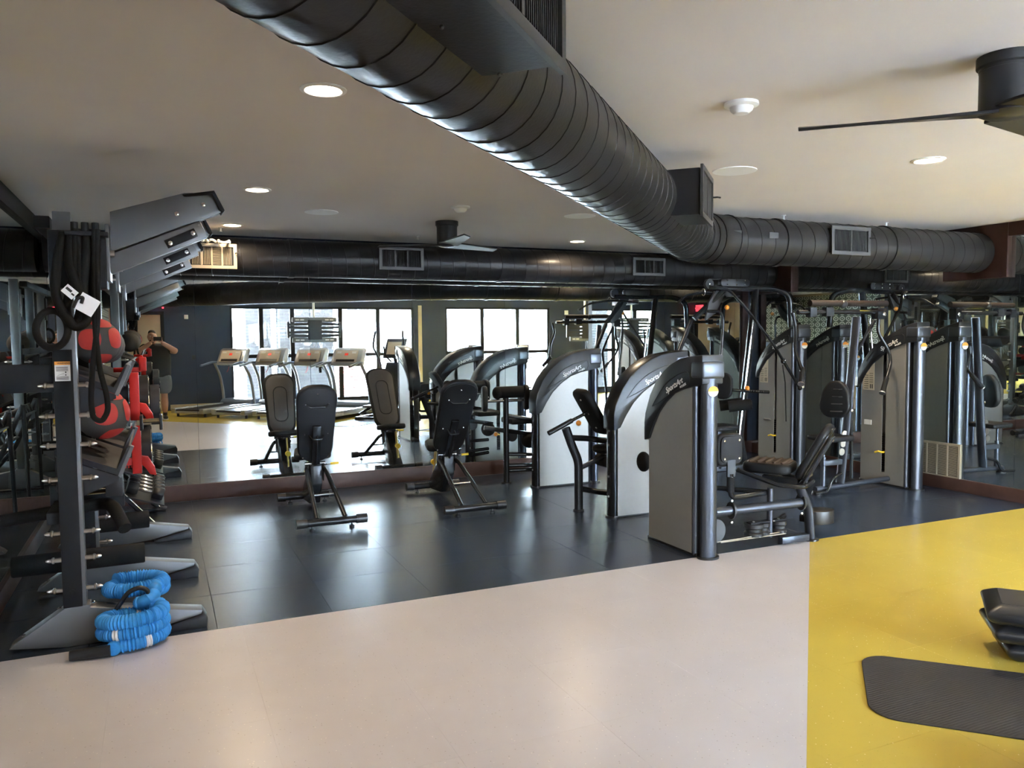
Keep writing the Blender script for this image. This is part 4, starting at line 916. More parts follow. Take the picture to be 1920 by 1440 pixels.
def plate(x, y, z, r, lab):
    t = tag(build('weight_plate_disc', MB().lathe([(.025, -.022), (r-.04, -.022), (r-.03, -.03), (r, -.03), (r, .03), (r-.03, .03), (r-.04, .022), (.025, .022)], (x, y, z), (1, 0, 0), 32), BLACK, loc=(x, y, z)), lab, 'weight plate', 'weight plates on the rig pegs')
    setorg((x, y, z)); build('chrome_rim', MB().tube([(x+.031, y+(r-.012)*math.cos(a), z+(r-.012)*math.sin(a)) for a in [2*PI*k/32 for k in range(32)]], .005, 6, closed=True), CHROME, t)
    build('hub', MB().lathe([(.05, .022), (.05, .034), (.026, .034)], (x, y, z), (1, 0, 0)), STEEL, t)
    text('lettering', '45 LB', .035, PRINT, t, (x+.0305, y-.06, z+r-.10), (0, 1, 0), (0, 0, 1), ext=.0008, shear=0); setorg()
plate(-.105, 6.26, 1.12, .17, 'black weight plate with chrome rim behind the upper red bracket'); plate(-.035, 6.45, 1.06, .15, 'black weight plate with chrome rim farthest back on the upper peg')
plate(-.10, 6.27, .76, .17, 'black weight plate with chrome rim behind the lower red bracket')
def medball(x, y, z, r, red, lab, ang=0):
    t = empty('medicine_ball', (x, y, z)); tag(t, lab, 'medicine ball', 'medicine balls on the rig trays')
    build('shell', MB().ball((x, y, z), r, seg=28), BALLG, t)
    if red:
        for az, el in ((-100, 5), (-28, 8), (40, -5), (-60, 62), (110, 10), (-65, -60), (180, 15)):
            mb = MB(); vs = []; n = 10; a0, e0_ = math.radians(az+ang), math.radians(el)
            d = V((math.cos(a0)*math.cos(e0_), math.sin(a0)*math.cos(e0_), math.sin(e0_))); a, b, _ = frame_of(d)
            for i in range(n+1):
                for j in range(n+1):
                    s, q = -1+2*i/n, -1+2*j/n
                    s2, q2 = s*math.sqrt(1-q*q*.38), q*math.sqrt(1-s*s*.38)
                    p = (d + a*s2*.50 + b*q2*.50).normalized(); vs.append(V((x, y, z))+p*(r+.0022))
            fs = [(i*(n+1)+j, (i+1)*(n+1)+j, (i+1)*(n+1)+j+1, i*(n+1)+j+1) for i in range(n) for j in range(n)]
            build('red_patch', mb.add(vs, fs), BALLR, t)
medball(-.315, 4.92, 1.54, .125, True, 'red and grey medicine ball on the upper tray nearest the warning sticker')
medball(-.30, 4.98, 1.13, .140, True, 'red and grey medicine ball on the lower tray framed by a black band loop', 20)
medball(-.31, 5.24, 1.53, .120, False, 'black medicine ball on the upper tray behind the red one')
medball(-.31, 5.70, 1.51, .115, False, 'dark grey medicine ball farthest along the upper tray')
medball(-.31, 5.30, 1.10, .125, False, 'black medicine ball on the lower tray behind the red one')
def selector_db(x, y, z, lab):
    t = empty('block_dumbbell', (x, y, z)); tag(t, lab, 'dumbbell', 'block dumbbells with gold rods')
    build('end_block', MB().box((x-.03, y-.07, z-.05), (x-.01, y+.07, z+.05)), BLACK, t, bev=.004); build('end_block', MB().box((x+.09, y-.07, z-.05), (x+.11, y+.07, z+.05)), BLACK, t, bev=.004)
    for k in range(4): build('gold_rod', MB().cyl((x-.01, y-.055+k*.036, z+.01), (x+.09, y-.055+k*.036, z+.01), .010, 8), mat('brass_rod', (.72, .58, .34), .22, 1.0), t)
selector_db(-.10, 5.88, .985, 'block dumbbell with pale gold rods resting between the two red brackets')
mb = MB()
bx = empty('dumbbell_block', (-.27, 4.80, .70)); tag(bx, 'black block dumbbell with four gold rods beside the rig upright', 'dumbbell')
setorg((-.27, 4.80, .70)); build('end_block', MB().box((-.285, 4.74, .70), (-.20, 4.82, .83)), BLACK, bx, bev=.005)
for k in range(4): build('gold_rod', MB().cyl((-.375, 4.75, .80-k*.025), (-.285, 4.75, .80-k*.025), .008, 8), mat('brass_rod', (.72, .58, .34), .22, 1.0), bx)
setorg()
# foam rollers across the feet
def roller(name, a, b, r, lab):
    a, b = V(a), V(b); c = (a+b)/2
    return tag(build(name, MB().tube([a, a+(b-a)*.01, b-(b-a)*.01, b], [r*.93, r, r, r*.93], 24), FOAM, loc=c), lab, 'foam roller', 'black foam rollers by the rig feet')
roller('foam_roller', (-.80, 5.18, .262), (-.115, 5.20, .262), .060, 'long black foam roller across the second rig foot')
roller('foam_roller', (-.42, 6.05, .28), (-.10, 6.08, .28), .060, 'shorter black foam roller by the third rig foot')
# black rope bands hanging
def band(pts, r, name, lab, closed=False):
    P = fillet(pts, .12, 6) if not closed else pts
    return tag(build(name, MB().tube(P, r, 12, closed=closed), ROPEB, loc=V(P[0])), lab, 'resistance band', 'black bands hanging from the rig pegs')
band([(-.455+.066*math.cos(a)*1.0, 4.30+.02*math.sin(a), 1.60+.088*math.sin(a)) for a in [2*PI*k/28 for k in range(28)]], .017, 'band_loop', 'thick black ring of band rubber hanging lowest beside the rig upright', True)
band([(-.40, 4.37, 2.06), (-.43, 4.33, 1.9), (-.44, 4.30, 1.74), (-.36, 4.29, 1.60), (-.30, 4.30, 1.64), (-.32, 4.31, 1.74), (-.38, 4.33, 1.9), (-.37, 4.36, 2.05)], .022, 'hanging_band', 'folded black band hanging behind the paper tag')
band([(-.345, 4.36, 2.08), (-.36, 4.33, 1.85), (-.40, 4.31, 1.68), (-.36, 4.30, 1.60), (-.33, 4.31, 1.70), (-.33, 4.34, 1.9), (-.34, 4.36, 2.08)], .020, 'hanging_band', 'short black band looped on the middle peg')
band([(-.265, 4.34, 2.08), (-.27, 4.30, 1.80), (-.275, 4.29, 1.60), (-.262, 4.29, 1.40), (-.235, 4.29, 1.28), (-.232, 4.29, 1.20), (-.262, 4.29, 1.15), (-.298, 4.29, 1.17), (-.305, 4.29, 1.25), (-.292, 4.29, 1.42), (-.262, 4.29, 1.62), (-.255, 4.30, 1.85), (-.25, 4.34, 2.08)], .013, 'hanging_band', 'longest black band hanging in front of the red medicine balls')
band([(-.30, 4.37, 2.08), (-.30, 4.33, 1.95), (-.32, 4.33, 1.80), (-.31, 4.32, 1.70), (-.28, 4.33, 1.75), (-.27, 4.35, 1.95), (-.275, 4.37, 2.08)], .022, 'hanging_band', 'short thick black band on the peg nearest the grey arm')
pt = empty('paper_tag', (-.33, 4.27, 1.72)); tag(pt, 'white folded paper tag tied among the hanging black bands', 'tag')
setorg((-.33, 4.27, 1.72)); build('sheet', MB().obox((-.302, 4.255, 1.715), (.088, .002, .085), (1, .1, -.62)), PAPER, pt, smooth=False)
build('sheet', MB().obox((-.372, 4.262, 1.775), (.06, .002, .045), (1, .1, -.95)), PAPER, pt, smooth=False)
build('printed_block', MB().obox((-.375, 4.260, 1.785), (.03, .001, .012), (1, .1, -.95)).obox((-.36, 4.260, 1.762), (.015, .001, .008), (1, .1, -.95)), INK, pt, smooth=False)
build('tie', MB().tube(fillet([(-.36, 4.25, 1.70), (-.34, 4.245, 1.745), (-.315, 4.245, 1.75), (-.325, 4.25, 1.72)], .01), .008, 8), BLACK, pt); setorg()
# dumbbell rack with rubber hex dumbbells
dr = empty('dumbbell_rack', (-.45, 7.25, 0)); tag(dr, 'dark sloping three-tier dumbbell rack between the rig and the back mirror', 'rack')
setorg((-.45, 7.25, 0))
for yy in (6.84, 7.70):
    build('side_frame', MB().tube(fillet([(.02, yy, .02), (-.06, yy, .05), (-.40, yy, .46), (-.60, yy, .95)], .06), .022, 12).tube([(-.60, yy, .95), (-.62, yy, .02), (0, yy, .02)], .02, 10), TRAY, dr)
    build('chrome_edge', MB().cyl((-.035, yy-.024, .05), (-.39, yy-.024, .47), .006, 8), CHROME, dr)
tiers = [(-.14, .27), (-.30, .52), (-.46, .78)]
for x, z in tiers: build('tier_shelf', MB().obox((x, 7.27, z), (.30, .92, .012), (1, 0, -.35)), TRAY, dr, smooth=False)
setorg()
def dumbbell(x, y, z, r, lab):
    t = empty('hex_dumbbell', (x, y, z)); ax = V((1, 0, -.35)).normalized(); c = V((x, y, z)); setorg((x, y, z))
    tag(t, lab, 'dumbbell', 'hex dumbbells on the sloping rack')
    for s in (-1, 1): build('hex_head', MB().tube([c+ax*s*.055, c+ax*s*(.055+r*1.5)], r, 6), BLACK, t, bev=.006, seg=1)
    build('chrome_grip', MB().tube([c-ax*.056, c-ax*.03, c, c+ax*.03, c+ax*.056], [.013, .016, .018, .016, .013], 10), CHROME, t); setorg()
names = ('lowest', 'middle', 'top'); pos = ('nearest the rig', 'second from the rig', 'third from the rig', 'fourth from the rig', 'nearest the mirror')
for (x, z), nm in zip(tiers, names):
    for k in range(5):
        r = .055-.005*names.index(nm)
        dumbbell(x+.01, 6.92+k*.17, z+r+.012, r, 'black hex dumbbell with chrome grip on the %s tier, %s' % (nm, pos[k]))

# ---------------------------------------------------------------- blue sleeved battle rope
rp = empty('battle_rope', (-.2, 4.35, 0)); tag(rp, 'coiled blue fabric-sleeved training rope around the nearest rig foot', 'rope')
setorg((-.2, 4.35, 0))
def crinkle(pts, r):
    P = fillet(pts, .12, 7); out = []; rs = []
    for a, b in zip(P, P[1:]):
        n = max(1, int((b-a).length/.010))
        for k in range(n): out.append(a.lerp(b, k/n))
    for i in range(len(out)): rs.append(r*(1+.10*math.sin(i*1.7)+.08*random.uniform(-1, 1)))
    return out, rs
def coil(cx, cy, z0, rx, ry, turns, dz, ph=0, n=26):
    return [(cx+rx*math.cos(ph+2*PI*t/n), cy+ry*math.sin(ph+2*PI*t/n), z0+dz*t/n) for t in range(int(n*turns)+1)]
c1 = coil(-.16, 4.36, .040, .135, .095, 2.6, .055, -2.2)
c2 = [(-.04, 4.50, .21), (-.03, 4.56, .26)] 
c3 = coil(-.15, 4.60, .215, .13, .09, 1.5, .03, -.6)
P, R_ = crinkle([(-.25, 4.235, .038)]+c1+[(-.075, 4.42, .20), (-.055, 4.53, .25)]+c3, .036)
build('sleeve', MB().tube(P, R_, 12), BLUE, rp)
for k in (40, 110, 215, 300, 330):
    if k+8 < len(P): build('white_print', MB().tube(P[k:k+7], [q*1.035 for q in R_[k:k+7]], 12), PAPER, rp)
build('rope_handle', MB().tube([(-.44, 4.262, .028), (-.42, 4.262, .028), (-.26, 4.243, .034)], [.024, .026, .030], 12), BLACK, rp)
build('black_handle', MB().tube(fillet([(-.24, 4.44, .17), (-.18, 4.44, .255), (-.13, 4.44, .27), (-.095, 4.44, .255), (-.06, 4.44, .15)], .03), .012, 10), BLACK, rp, bev=0)
setorg()

# ---------------------------------------------------------------- cardio area behind the viewer (seen in the mirrors)
R2 = 2**.5
def AB(a, b): return ((a+b)/R2, (b-a)/R2)
def treadmill(a, b, label):
    x, y = AB(a, b); t = empty('treadmill', (x, y, 0), -PI/4); tag(t, label, 'treadmill', 'treadmills facing the windows'); setorg()
    build('deck_frame', MB().box((0, -.40, .07), (1.45, -.30, .17)).box((0, .30, .07), (1.45, .40, .17)).box((0, -.30, .07), (1.45, .30, .12)), TREADS, t, bev=.01)
    build('running_belt', MB().box((.01, -.29, .12), (1.40, .29, .15)), BLACK, t, bev=.008)
    build('motor_hood', MB().prism([(1.38, -.40, .06), (1.90, -.40, .06), (1.93, -.40, .14), (1.80, -.40, .25), (1.45, -.40, .25), (1.38, -.40, .19)], (0, .80, 0)), mat('slate_blue_plastic', (.10, .13, .18), .4), t, bev=.02)
    text('lettering', 'SportsArt', .07, PRINT, t, (.15, -.401, .095), (1, 0, 0), (0, 0, 1)); text('lettering', 'SportsArt', .07, PRINT, t, (.55, .401, .095), (-1, 0, 0), (0, 0, 1))
    for s in (-1, 1):
        build('upright', MB().tube(fillet([(1.52, s*.40, .10), (1.50, s*.40, .40), (1.42, s*.39, .75), (1.22, s*.37, 1.04)], .3, 8), .035, 12, ry=.022), TREADS, t)
        build('handrail', MB().tube(fillet([(1.42, s*.30, 1.03), (1.18, s*.37, 1.05), (.82, s*.37, .98)], .08), .024, 10), mat('blue_grey_handle', (.12, .15, .21), .4), t)
        build('foot', MB().cyl((.12, s*.34, 0), (.12, s*.34, .08), .025, 10), BLACK, t)
    build('front_support', MB().box((1.42, -.36, 0), (1.75, .36, .06)), BLACK, t, bev=.006)
    c = build('console', MB().prism([(1.22, -.34, .98), (1.40, -.34, .96), (1.52, -.34, 1.30), (1.46, -.34, 1.34), (1.38, -.34, 1.30)], (0, .68, 0)), TREADS, t, bev=.02)
    u, w = V((0, -1, 0)), V((.16, 0, .32)).normalized(); o = V((1.285, 0, 1.13)); n = u.cross(w)
    if n.x > 0: n = -n
    build('display_panel', MB().obox(o+w*.04+n*.012, (.52, .008, .26), u, w), SCREEN, c, bev=.004)
    build('red_display', MB().obox(o+w*.08+n*.018, (.075, .006, .05), u, w), REDLED, c, smooth=False)
    build('key_strip', MB().obox(o-w*.055+n*.018, (.42, .006, .05), u, w), BLACK, c, smooth=False)
    for k in (-1, 1): build('key_block', MB().obox(o+w*.12+u*(k*.17)+n*.018, (.10, .006, .04), u, w), WHITE, c, smooth=False)
    build('safety_cord', MB().tube([(1.25, 0, 1.02), (1.20, .02, .90), (1.17, 0, .84)], .005, 6), RED, c)
for b, lab in ((-.07, 'treadmill nearest the beige door, facing the long window'), (.93, 'second treadmill from the door, facing the long window'), (1.90, 'third treadmill from the door, under the television bracket'), (2.78, 'treadmill farthest from the door, beside the elliptical trainer')):
    treadmill(.74, b, lab)
# elliptical trainer
x, y = AB(1.20, 3.75); t = empty('elliptical_trainer', (x, y, .007), -PI/4); tag(t, 'dark elliptical trainer standing on the black floor mat facing the window', 'elliptical'); setorg()
build('base', MB().box((0, -.28, .0), (1.35, -.20, .06)).box((0, .20, .0), (1.35, .28, .06)).box((0, -.2, .01), (.08, .2, .06)).box((1.2, -.2, .0), (1.35, .2, .06)), FRAME, t, bev=.006)
build('drive_housing', MB().prism([(.85, -.21, .06), (1.40, -.21, .06), (1.38, -.21, .45), (1.20, -.21, .95), (1.08, -.21, 1.05), (1.0, -.21, .9), (.92, -.21, .4)], (0, .42, 0)), SHROUD, t, bev=.03)
build('flywheel_cover', MB().cyl((1.12, -.20, .36), (1.12, .20, .36), .27, 28), BLACK, t, bev=.01)
for s in (-1, 1):
    build('pedal_arm', MB().tube([(.05, s*.22, .10), (.60, s*.22, .22), (1.05, s*.22, .34)], .025, 10), FRAME, t)
    build('foot_pedal', MB().box((.30, s*.22-.08, .20), (.68, s*.22+.08, .24)), BLACK, t, bev=.012)
    build('moving_handle', MB().tube(fillet([(1.05, s*.26, .40), (.98, s*.27, 1.0), (.86, s*.30, 1.22), (.80, s*.34, 1.35), (.84, s*.30, 1.66)], .08), .020, 10), FRAME, t)
    build('fixed_grip', MB().tube(fillet([(1.02, s*.06, 1.05), (.88, s*.12, 1.18), (.86, s*.13, 1.36)], .05), .017, 10), FOAM, t)
c = build('console', MB().prism([(.98, -.24, 1.12), (1.02, -.24, 1.12), (1.16, -.20, 1.50), (1.12, -.20, 1.51)], (0, .44, 0)), COLM, t, bev=.012)
build('display_panel', MB().obox((1.035, 0, 1.32), (.30, .006, .26), (0, 1, 0), (.36, 0, .93)), SCREEN, c, smooth=False)
build('console_post', MB().cyl((1.14, 0, .95), (1.04, 0, 1.16), .035, 12), FRAME, t)
# mat and step blocks at the frame's lower right
m2 = MB(); a0, a1, b0, b1 = .235, 2.75, 3.40, 4.07
ol = []
for cx, cy_, s0 in ((a1-.12, b1-.12, 0), (a0+.12, b1-.12, 90), (a0+.12, b0+.12, 180), (a1-.12, b0+.12, 270)):
    for k in range(8):
        th = math.radians(s0+90*k/7); ol.append((cx+.12*math.cos(th), cy_+.12*math.sin(th)))
ctr = AB(1.5, 3.73)
mt = mat('ribbed_dark_mat', (.030, .027, .028), .55); tt = mt.node_tree; wv = tt.nodes.new('ShaderNodeTexWave'); wv.wave_type = 'RINGS'; wv.inputs['Scale'].default_value = 22; wv.inputs['Distortion'].default_value = 1.0; wv.inputs['Detail'].default_value = 0
tcn = tt.nodes.new('ShaderNodeTexCoord'); tt.links.new(tcn.outputs['Object'], wv.inputs['Vector']); bp_ = tt.nodes.new('ShaderNodeBump'); bp_.inputs['Strength'].default_value = .35; bp_.inputs['Distance'].default_value = .002
tt.links.new(wv.outputs[0], bp_.inputs['Height']); tt.links.new(bp_.outputs[0], tt.nodes['Principled BSDF'].inputs['Normal'])
tag(build('floor_mat', MB().prism([(*AB(a, b), 0) for a, b in ol], (0, 0, .007)), mt, bev=.002, seg=1, loc=(*ctr, 0)), 'dark ribbed rubber mat with rounded corners lying on the yellow floor', 'mat')
def step_block(a, b, z, w, lab, rot):
    c = V((*AB(a, b), z)); d = V((math.cos(rot), math.sin(rot), 0)); s = V((-d.y, d.x, 0)); h = .095; Lh = .55
    def ring(o, sc, z0): return [c+d*o[0]+s*(w/2*sc)+V((0,0,z0)), c+d*o[1]+s*(w/2*sc)+V((0,0,z0)), c+d*o[1]-s*(w/2*sc)+V((0,0,z0)), c+d*o[0]-s*(w/2*sc)+V((0,0,z0))]
    secs = [ring((.05, Lh-.05), .78, 0.0), ring((.012, Lh-.01), .96, .022), ring((.0, Lh), 1.0, .06), ring((.045, Lh-.045), .80, h-.008), ring((.06, Lh-.06), .72, h)]
    mb = MB(); vs = [p for r in secs for p in r]; fs = [(0, 3, 2, 1), (16, 17, 18, 19)]
    for i in range(4):
        for k in range(4): fs.append((i*4+k, i*4+(k+1) % 4, (i+1)*4+(k+1) % 4, (i+1)*4+k))
    mb.add(vs, fs)
    o = build('step_block', mb, mat('black_step_plastic', (.016, .016, .019), .33), loc=c, bev=.014, seg=3)
    tag(o, lab, 'step block', 'black step blocks beside the mat')
    setorg(c); build('top_tread', MB().prism([c+d*(.07)+s*(w*.33)+V((0,0,h)), c+d*(Lh-.1)+s*(w*.33)+V((0,0,h)), c+d*(Lh-.1)-s*(w*.33)+V((0,0,h)), c+d*.07-s*(w*.33)+V((0,0,h))], (0, 0, .002)), MATB, o, smooth=False); setorg()
step_block(.86, 4.33, 0, .30, 'black chamfered step block at the bottom of its stack beside the ribbed mat', -PI/4+.05)
step_block(.80, 4.30, .098, .36, 'black chamfered step block in the middle of the stack beside the ribbed mat', -PI/4+.02)
step_block(.78, 4.28, .196, .38, 'black chamfered step block on top of the stack beside the ribbed mat', -PI/4-.10)
# television brackets on ceiling poles
def tv(cx, y, zc, label):
    t = empty('television_bracket', (cx, y, CEIL)); tag(t, label, 'tv bracket', 'empty television brackets on ceiling poles'); setorg((cx, y, CEIL))
    build('ceiling_pole', MB().cyl((cx, y-.12, zc), (cx, y-.12, CEIL), .025, 14), WHITE, t)
    build('centre_block', MB().box((cx-.15, y-.10, zc-.21), (cx+.15, y+.02, zc+.21)), BLACK, t, bev=.01)
    for s in (-1, 1):
        r = build('slotted_rail', MB().box((cx-.47, y-.04, zc+s*.215-.05), (cx+.47, y-.02, zc+s*.215+.05)), RIG, t, bev=.003)
        for k in (-.36, -.26, .26, .36): build('rail_slot', MB().box((cx+k-.04, y-.02, zc+s*.215-.012), (cx+k+.04, y-.018, zc+s*.215+.012)), PAPER, r, smooth=False)
        for q in (-1, 1):
            for k in (-1, 1): build('bracket_arm', MB().prism([(cx+s*.13, y, zc+q*.085+k*.045-.030), (cx+s*.55, y, zc+q*.085+k*.03-.025), (cx+s*.55, y, zc+q*.085+k*.03+.025), (cx+s*.13, y, zc+q*.085+k*.045+.030)], (0, .02, 0)), BLACK, t, smooth=False)
        build('side_bar', MB().box((cx+s*.53, y-.01, zc-.17), (cx+s*.58, y+.025, zc+.17)), BLACK, t, bev=.003)
    for k in range(6):
        pts = [(cx-.05+k*.02, y-.03, zc-.2), (cx-.05+k*.03+random.uniform(-.03, .03), y, zc-.45), (cx+random.uniform(-.3, .3), y, zc-.65), (cx+random.uniform(-.25, .25), y, zc-.85)]
        build('hanging_cable', MB().tube(fillet(pts, .1), .006, 6), BLACK if k % 2 else COLM, t)
    for k in (.05, .28): build('power_adapter', MB().box((cx+k, y-.02, zc-.92), (cx+k+.07, y+.02, zc-.78)), BLACK, t, bev=.008)
    setorg()
tv(3.06, -.9, 1.71, 'empty television bracket with dangling cables above the treadmills'); tv(9.7, -.9, 1.67, 'empty television bracket with dangling cables near the second window')
def bike(x, y, rz, label):
    t = empty('exercise_bike', (x, y, 0), rz); tag(t, label, 'exercise bike', 'exercise bikes by the second window'); setorg()
    build('base', MB().box((-.45, -.05, .02), (.65, .05, .09)).box((-.5, -.25, 0), (-.42, .25, .06)).box((.6, -.25, 0), (.68, .25, .06)), FRAME, t, bev=.008)
    build('drive_housing', MB().prism([(.0, -.09, .09), (.55, -.09, .09), (.58, -.09, .45), (.40, -.09, .62), (.10, -.09, .45)], (0, .18, 0)), SHROUD, t, bev=.03)
    build('seat_post', MB().bar((-.18, 0, .08), (-.28, 0, .78), .05, .04), FRAME, t); build('seat', MB().ball((-.30, 0, .82), .14, (1.1, .9, .3)), VINYLB, t)
    build('backrest', MB().box((-.48, -.16, .85), (-.43, .16, 1.15)), VINYLB, t, bev=.02)
    build('handle_post', MB().bar((.38, 0, .55), (.48, 0, 1.10), .05, .05), FRAME, t)
    build('handlebar', MB().tube(fillet([(.25, -.22, 1.02), (.45, -.20, 1.0), (.50, 0, .98), (.45, .20, 1.0), (.25, .22, 1.02)], .08), .017, 10), FRAME, t)
    c = build('console', MB().prism([(.46, -.15, 1.06), (.50, -.15, 1.05), (.60, -.15, 1.32), (.56, -.15, 1.34)], (0, .30, 0)), COLM, t, bev=.015)
    build('display_panel', MB().obox((.515, 0, 1.21), (.24, .006, .20), (0, 1, 0), (.34, 0, .94)), SCREEN, c, smooth=False)
    for s in (-1, 1): build('pedal', MB().box((.22, s*.16-.05, .28), (.34, s*.16+.05, .31)).cyl((.28, s*.09, .30), (.28, s*.16, .30), .015), BLACK, t)
bike(7.9, -.9, -PI/2+.5, 'dark exercise bike with beige console in front of the second window'); bike(6.7, -1.1, -PI/2+.5, 'dark exercise bike with beige console beside the window column')

# ---------------------------------------------------------------- the person taking the photograph
def skin(name, chains, m, parent, sub=2, fat=1.0):
    """chains: list of [(point, radius or (rx, ry)), ...]; chains share equal points; grown into one surface"""
    vs, ed, rad, idx = [], [], [], {}
    for ch in chains:
        prev = None
        for p, r in ch:
            k = tuple(round(c, 4) for c in p)
            if k not in idx: idx[k] = len(vs); vs.append(k); rad.append(tuple(q*fat for q in (r if isinstance(r, tuple) else (r, r))))
            if prev is not None and prev != idx[k]: ed.append((prev, idx[k]))
            prev = idx[k]
    me = bpy.data.meshes.new(name); me.from_pydata([tuple(V(v)-ORG) for v in vs], ed, []); me.update()
    o = bpy.data.objects.new(name, me); COL.objects.link(o)
    mo = o.modifiers.new('s', 'SKIN'); mo.use_smooth_shade = True; me = o.data
    if not me.skin_vertices: 
        with bpy.context.temp_override(active_object=o, object=o): bpy.ops.mesh.customdata_skin_add()
    for i, sv in enumerate(me.skin_vertices[0].data): sv.radius = rad[i]; sv.use_root = (i == 0)
    ss = o.modifiers.new('u', 'SUBSURF'); ss.levels = sub; ss.render_levels = sub
    bpy.context.view_layer.update()
    new = bpy.data.meshes.new_from_object(o.evaluated_get(bpy.context.evaluated_depsgraph_get()))
    o.modifiers.clear(); o.data = new; new.materials.clear(); new.materials.append(m); new.shade_smooth(); o.name = name
    o.parent = parent
    return o
PX_, PY_ = -.04, -.40
man = empty('person', (PX_, PY_, 0)); tag(man, 'person in dark t-shirt, grey shorts and black socks holding up a phone', 'person')
def B(x, y, z): return (PX_+x, PY_+y, z)
fwx, rtx = V((fw.x, fw.y, 0)).normalized(), V((rt.x, rt.y, 0)).normalized()
ph = V((0, 0, H0)) - fwx*.012
HL, HR = ph - rtx*.075 - fwx*.03, ph + rtx*.075 - fwx*.03
def tp(v): return (v.x, v.y, v.z)
EL, ER = B(-.33, .10, 1.29), B(.36, .12, 1.30)
WL, WR = tp(HL - rtx*.015 - V((0, 0, .065)) - fwx*.03), tp(HR + rtx*.015 - V((0, 0, .065)) - fwx*.03)
hips, chest, neck = B(0, 0, .90), B(0, .0, 1.24), B(-.005, .0, 1.43)
body = [[(hips, (.15, .11)), (B(0, 0, 1.05), (.145, .11)), (chest, (.165, .12)), (B(0, -.005, 1.36), (.12, .09)), (neck, .058), (B(-.03, .03, 1.49), .055), (B(-.06, .04, 1.555), (.075, .092)), (B(-.062, .04, 1.63), (.070, .085)), (B(-.062, .035, 1.675), (.04, .05))],
        [(B(0, -.005, 1.36), (.12, .09)), (B(-.20, 0, 1.36), .070), (EL, .056), (WL, .034)],
        [(B(0, -.005, 1.36), (.12, .09)), (B(.20, 0, 1.36), .070), (ER, .056), (WR, .034)],
        [(hips, (.15, .11)), (B(-.10, 0, .80), .088), (B(-.12, .02, .46), .056), (B(-.12, .0, .30), .066), (B(-.12, -.02, .10), .036)],
        [(hips, (.15, .11)), (B(.10, 0, .80), .088), (B(.12, .02, .46), .056), (B(.12, .0, .30), .066), (B(.12, -.02, .10), .036)]]
bo = skin('body', body, SKIN, man, fat=1.12)
# clothes follow the same skeleton, slightly wider
skin('t_shirt', [[(B(0, 0, .79), (.215, .155)), (B(0, 0, .86), (.215, .155)), (B(0, 0, 1.02), (.215, .165)), (chest, (.225, .155)), (B(0, -.005, 1.355), (.16, .115)), (B(0, 0, 1.415), (.08, .075))],
      [(B(0, -.005, 1.355), (.16, .115)), (B(-.20, 0, 1.36), .085), tuple([tp(V(B(-.20, 0, 1.36)).lerp(V(EL), .62)), .075])],
      [(B(0, -.005, 1.355), (.16, .115)), (B(.20, 0, 1.36), .085), tuple([tp(V(B(.20, 0, 1.36)).lerp(V(ER), .62)), .075])]], SHIRT, man, fat=1.28)
skin('shorts', [[(B(0, 0, .96), (.19, .135)), (B(0, 0, .84), (.205, .145)), (B(-.125, 0, .72), .125), (B(-.14, .01, .46), .115)], [(B(0, 0, .84), (.205, .145)), (B(.125, 0, .72), .125), (B(.14, .01, .46), .115)]], SHORT, man, fat=1.28)
for s in (-1, 1):
    skin('sock', [[(B(s*.12, -.015, .22), .050), (B(s*.12, -.02, .10), .043), (B(s*.12, 0, .06), .045)]], BLACK, man, 1)
    f = skin('shoe', [[(B(s*.12, -.07, .045), (.040, .040)), (B(s*.12, .0, .05), (.044, .044)), (B(s*.13, .10, .040), (.048, .034)), (B(s*.135, .17, .032), (.035, .026))]], BLACK, man)
    build('sole', MB().prism([(PX_+s*.125+a, PY_+.045+b, 0.0) for a, b in rr(.10, .30, .045)], (0, 0, .018)), WHITE, f, bev=.004)
setorg((PX_, PY_, 0))
skin('hair', [[(B(-.062, .0, 1.60), (.074, .06)), (B(-.062, .015, 1.665), (.078, .085)), (B(-.062, .05, 1.70), (.06, .06))]], HAIR, man)
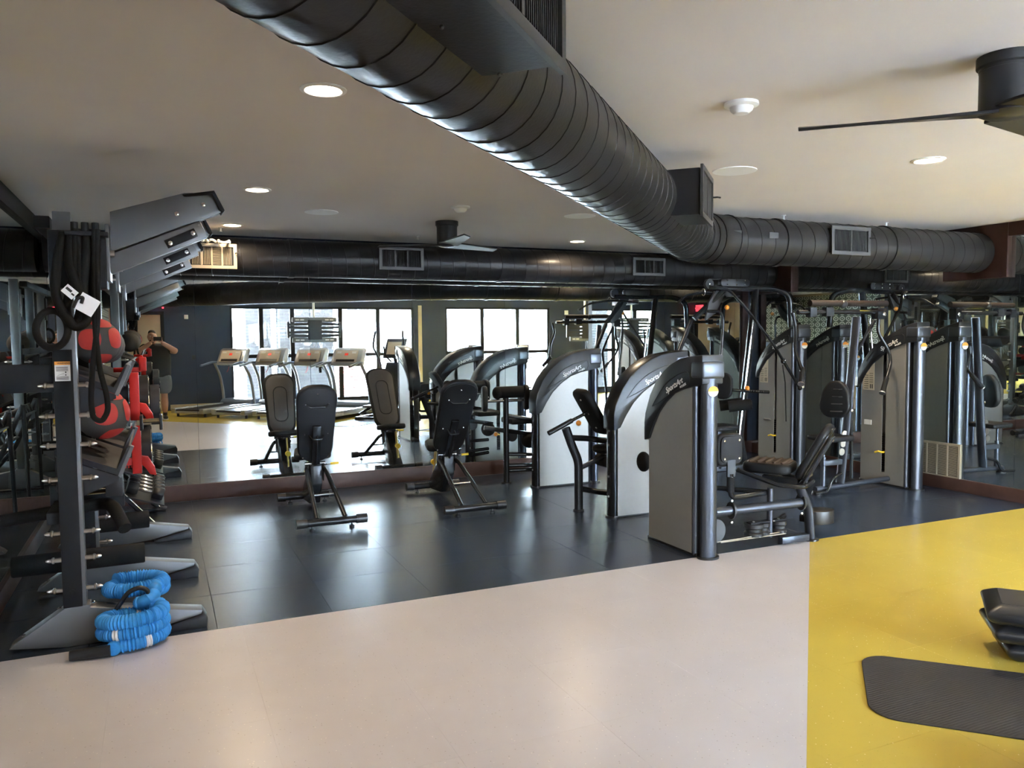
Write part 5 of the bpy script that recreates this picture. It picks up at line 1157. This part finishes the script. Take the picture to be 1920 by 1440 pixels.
for s in (-1, 1):
    build('ear', MB().ball(B(-.062+s*.079, .03, 1.585), .022, (.4, .7, 1.1)), SKIN, bo)
    build('eye', MB().ball(B(-.062+s*.030, .123, 1.60), .011), WHITE, bo); build('iris', MB().ball(B(-.062+s*.030, .132, 1.60), .005), INK, bo)
build('nose', MB().prism([B(-.078, .125, 1.555), B(-.046, .125, 1.555), B(-.062, .158, 1.562), B(-.062, .125, 1.60)][:3]+[B(-.062, .124, 1.602)], (0, -.01, 0)), SKIN, bo, bev=.004)
build('mouth', MB().ball(B(-.062, .128, 1.528), .022, (1, .35, .28)), mat('lips', (.42, .17, .14), .5), bo)
build('beard', MB().ball(B(-.062, .085, 1.505), .055, (.9, .85, .6)), HAIR, bo)
for s, Wp, Hp in ((-1, V(WL), HL), (1, V(WR), HR)):
    pc = Hp - V((0, 0, .02))
    hnd = skin('hand', [[(tp(Wp), .026), (tp(Wp.lerp(pc, .5)), (.030, .020)), (tp(pc), (.036, .018))]], SKIN, man)
    base = pc
    for k in range(4):
        z = .028-k*.017; r = (.0085, .009, .0085, .0075)[k]; ln = (1, 1.1, 1.02, .82)[k]
        q0 = base + V((0, 0, z+.006)); q1 = q0 + rtx*s*.012 + fwx*.018*ln + V((0,0,.006)); q2 = q1 - rtx*s*.020*ln + fwx*.002; q3 = q2 - rtx*s*.018*ln - fwx*.004
        for q in (q1, q2, q3):
            dd = (q-V((0,0,H0))).dot(fwx)
            if dd > -.006: q -= fwx*(dd+.006)
        skin('finger', [[(tp(q0), r*1.1), (tp(q1), r), (tp(q2), r*.95), (tp(q3), r*.8)]], SKIN, hnd, 1)
    q0 = base + V((0, 0, -.03)); skin('thumb', [[(tp(q0), .011), (tp(q0 - rtx*s*.025 - fwx*.008 + V((0,0,-.006))), .010), (tp(q0 - rtx*s*.05 + V((0,0,.004))), .008)]], SKIN, hnd, 1)
setorg()
pho = tag(build('phone', MB().obox(ph, (.155, .008, .075), rtx), BLACK, bev=.003, loc=ph), 'black smartphone held sideways in both hands of the person', 'phone')
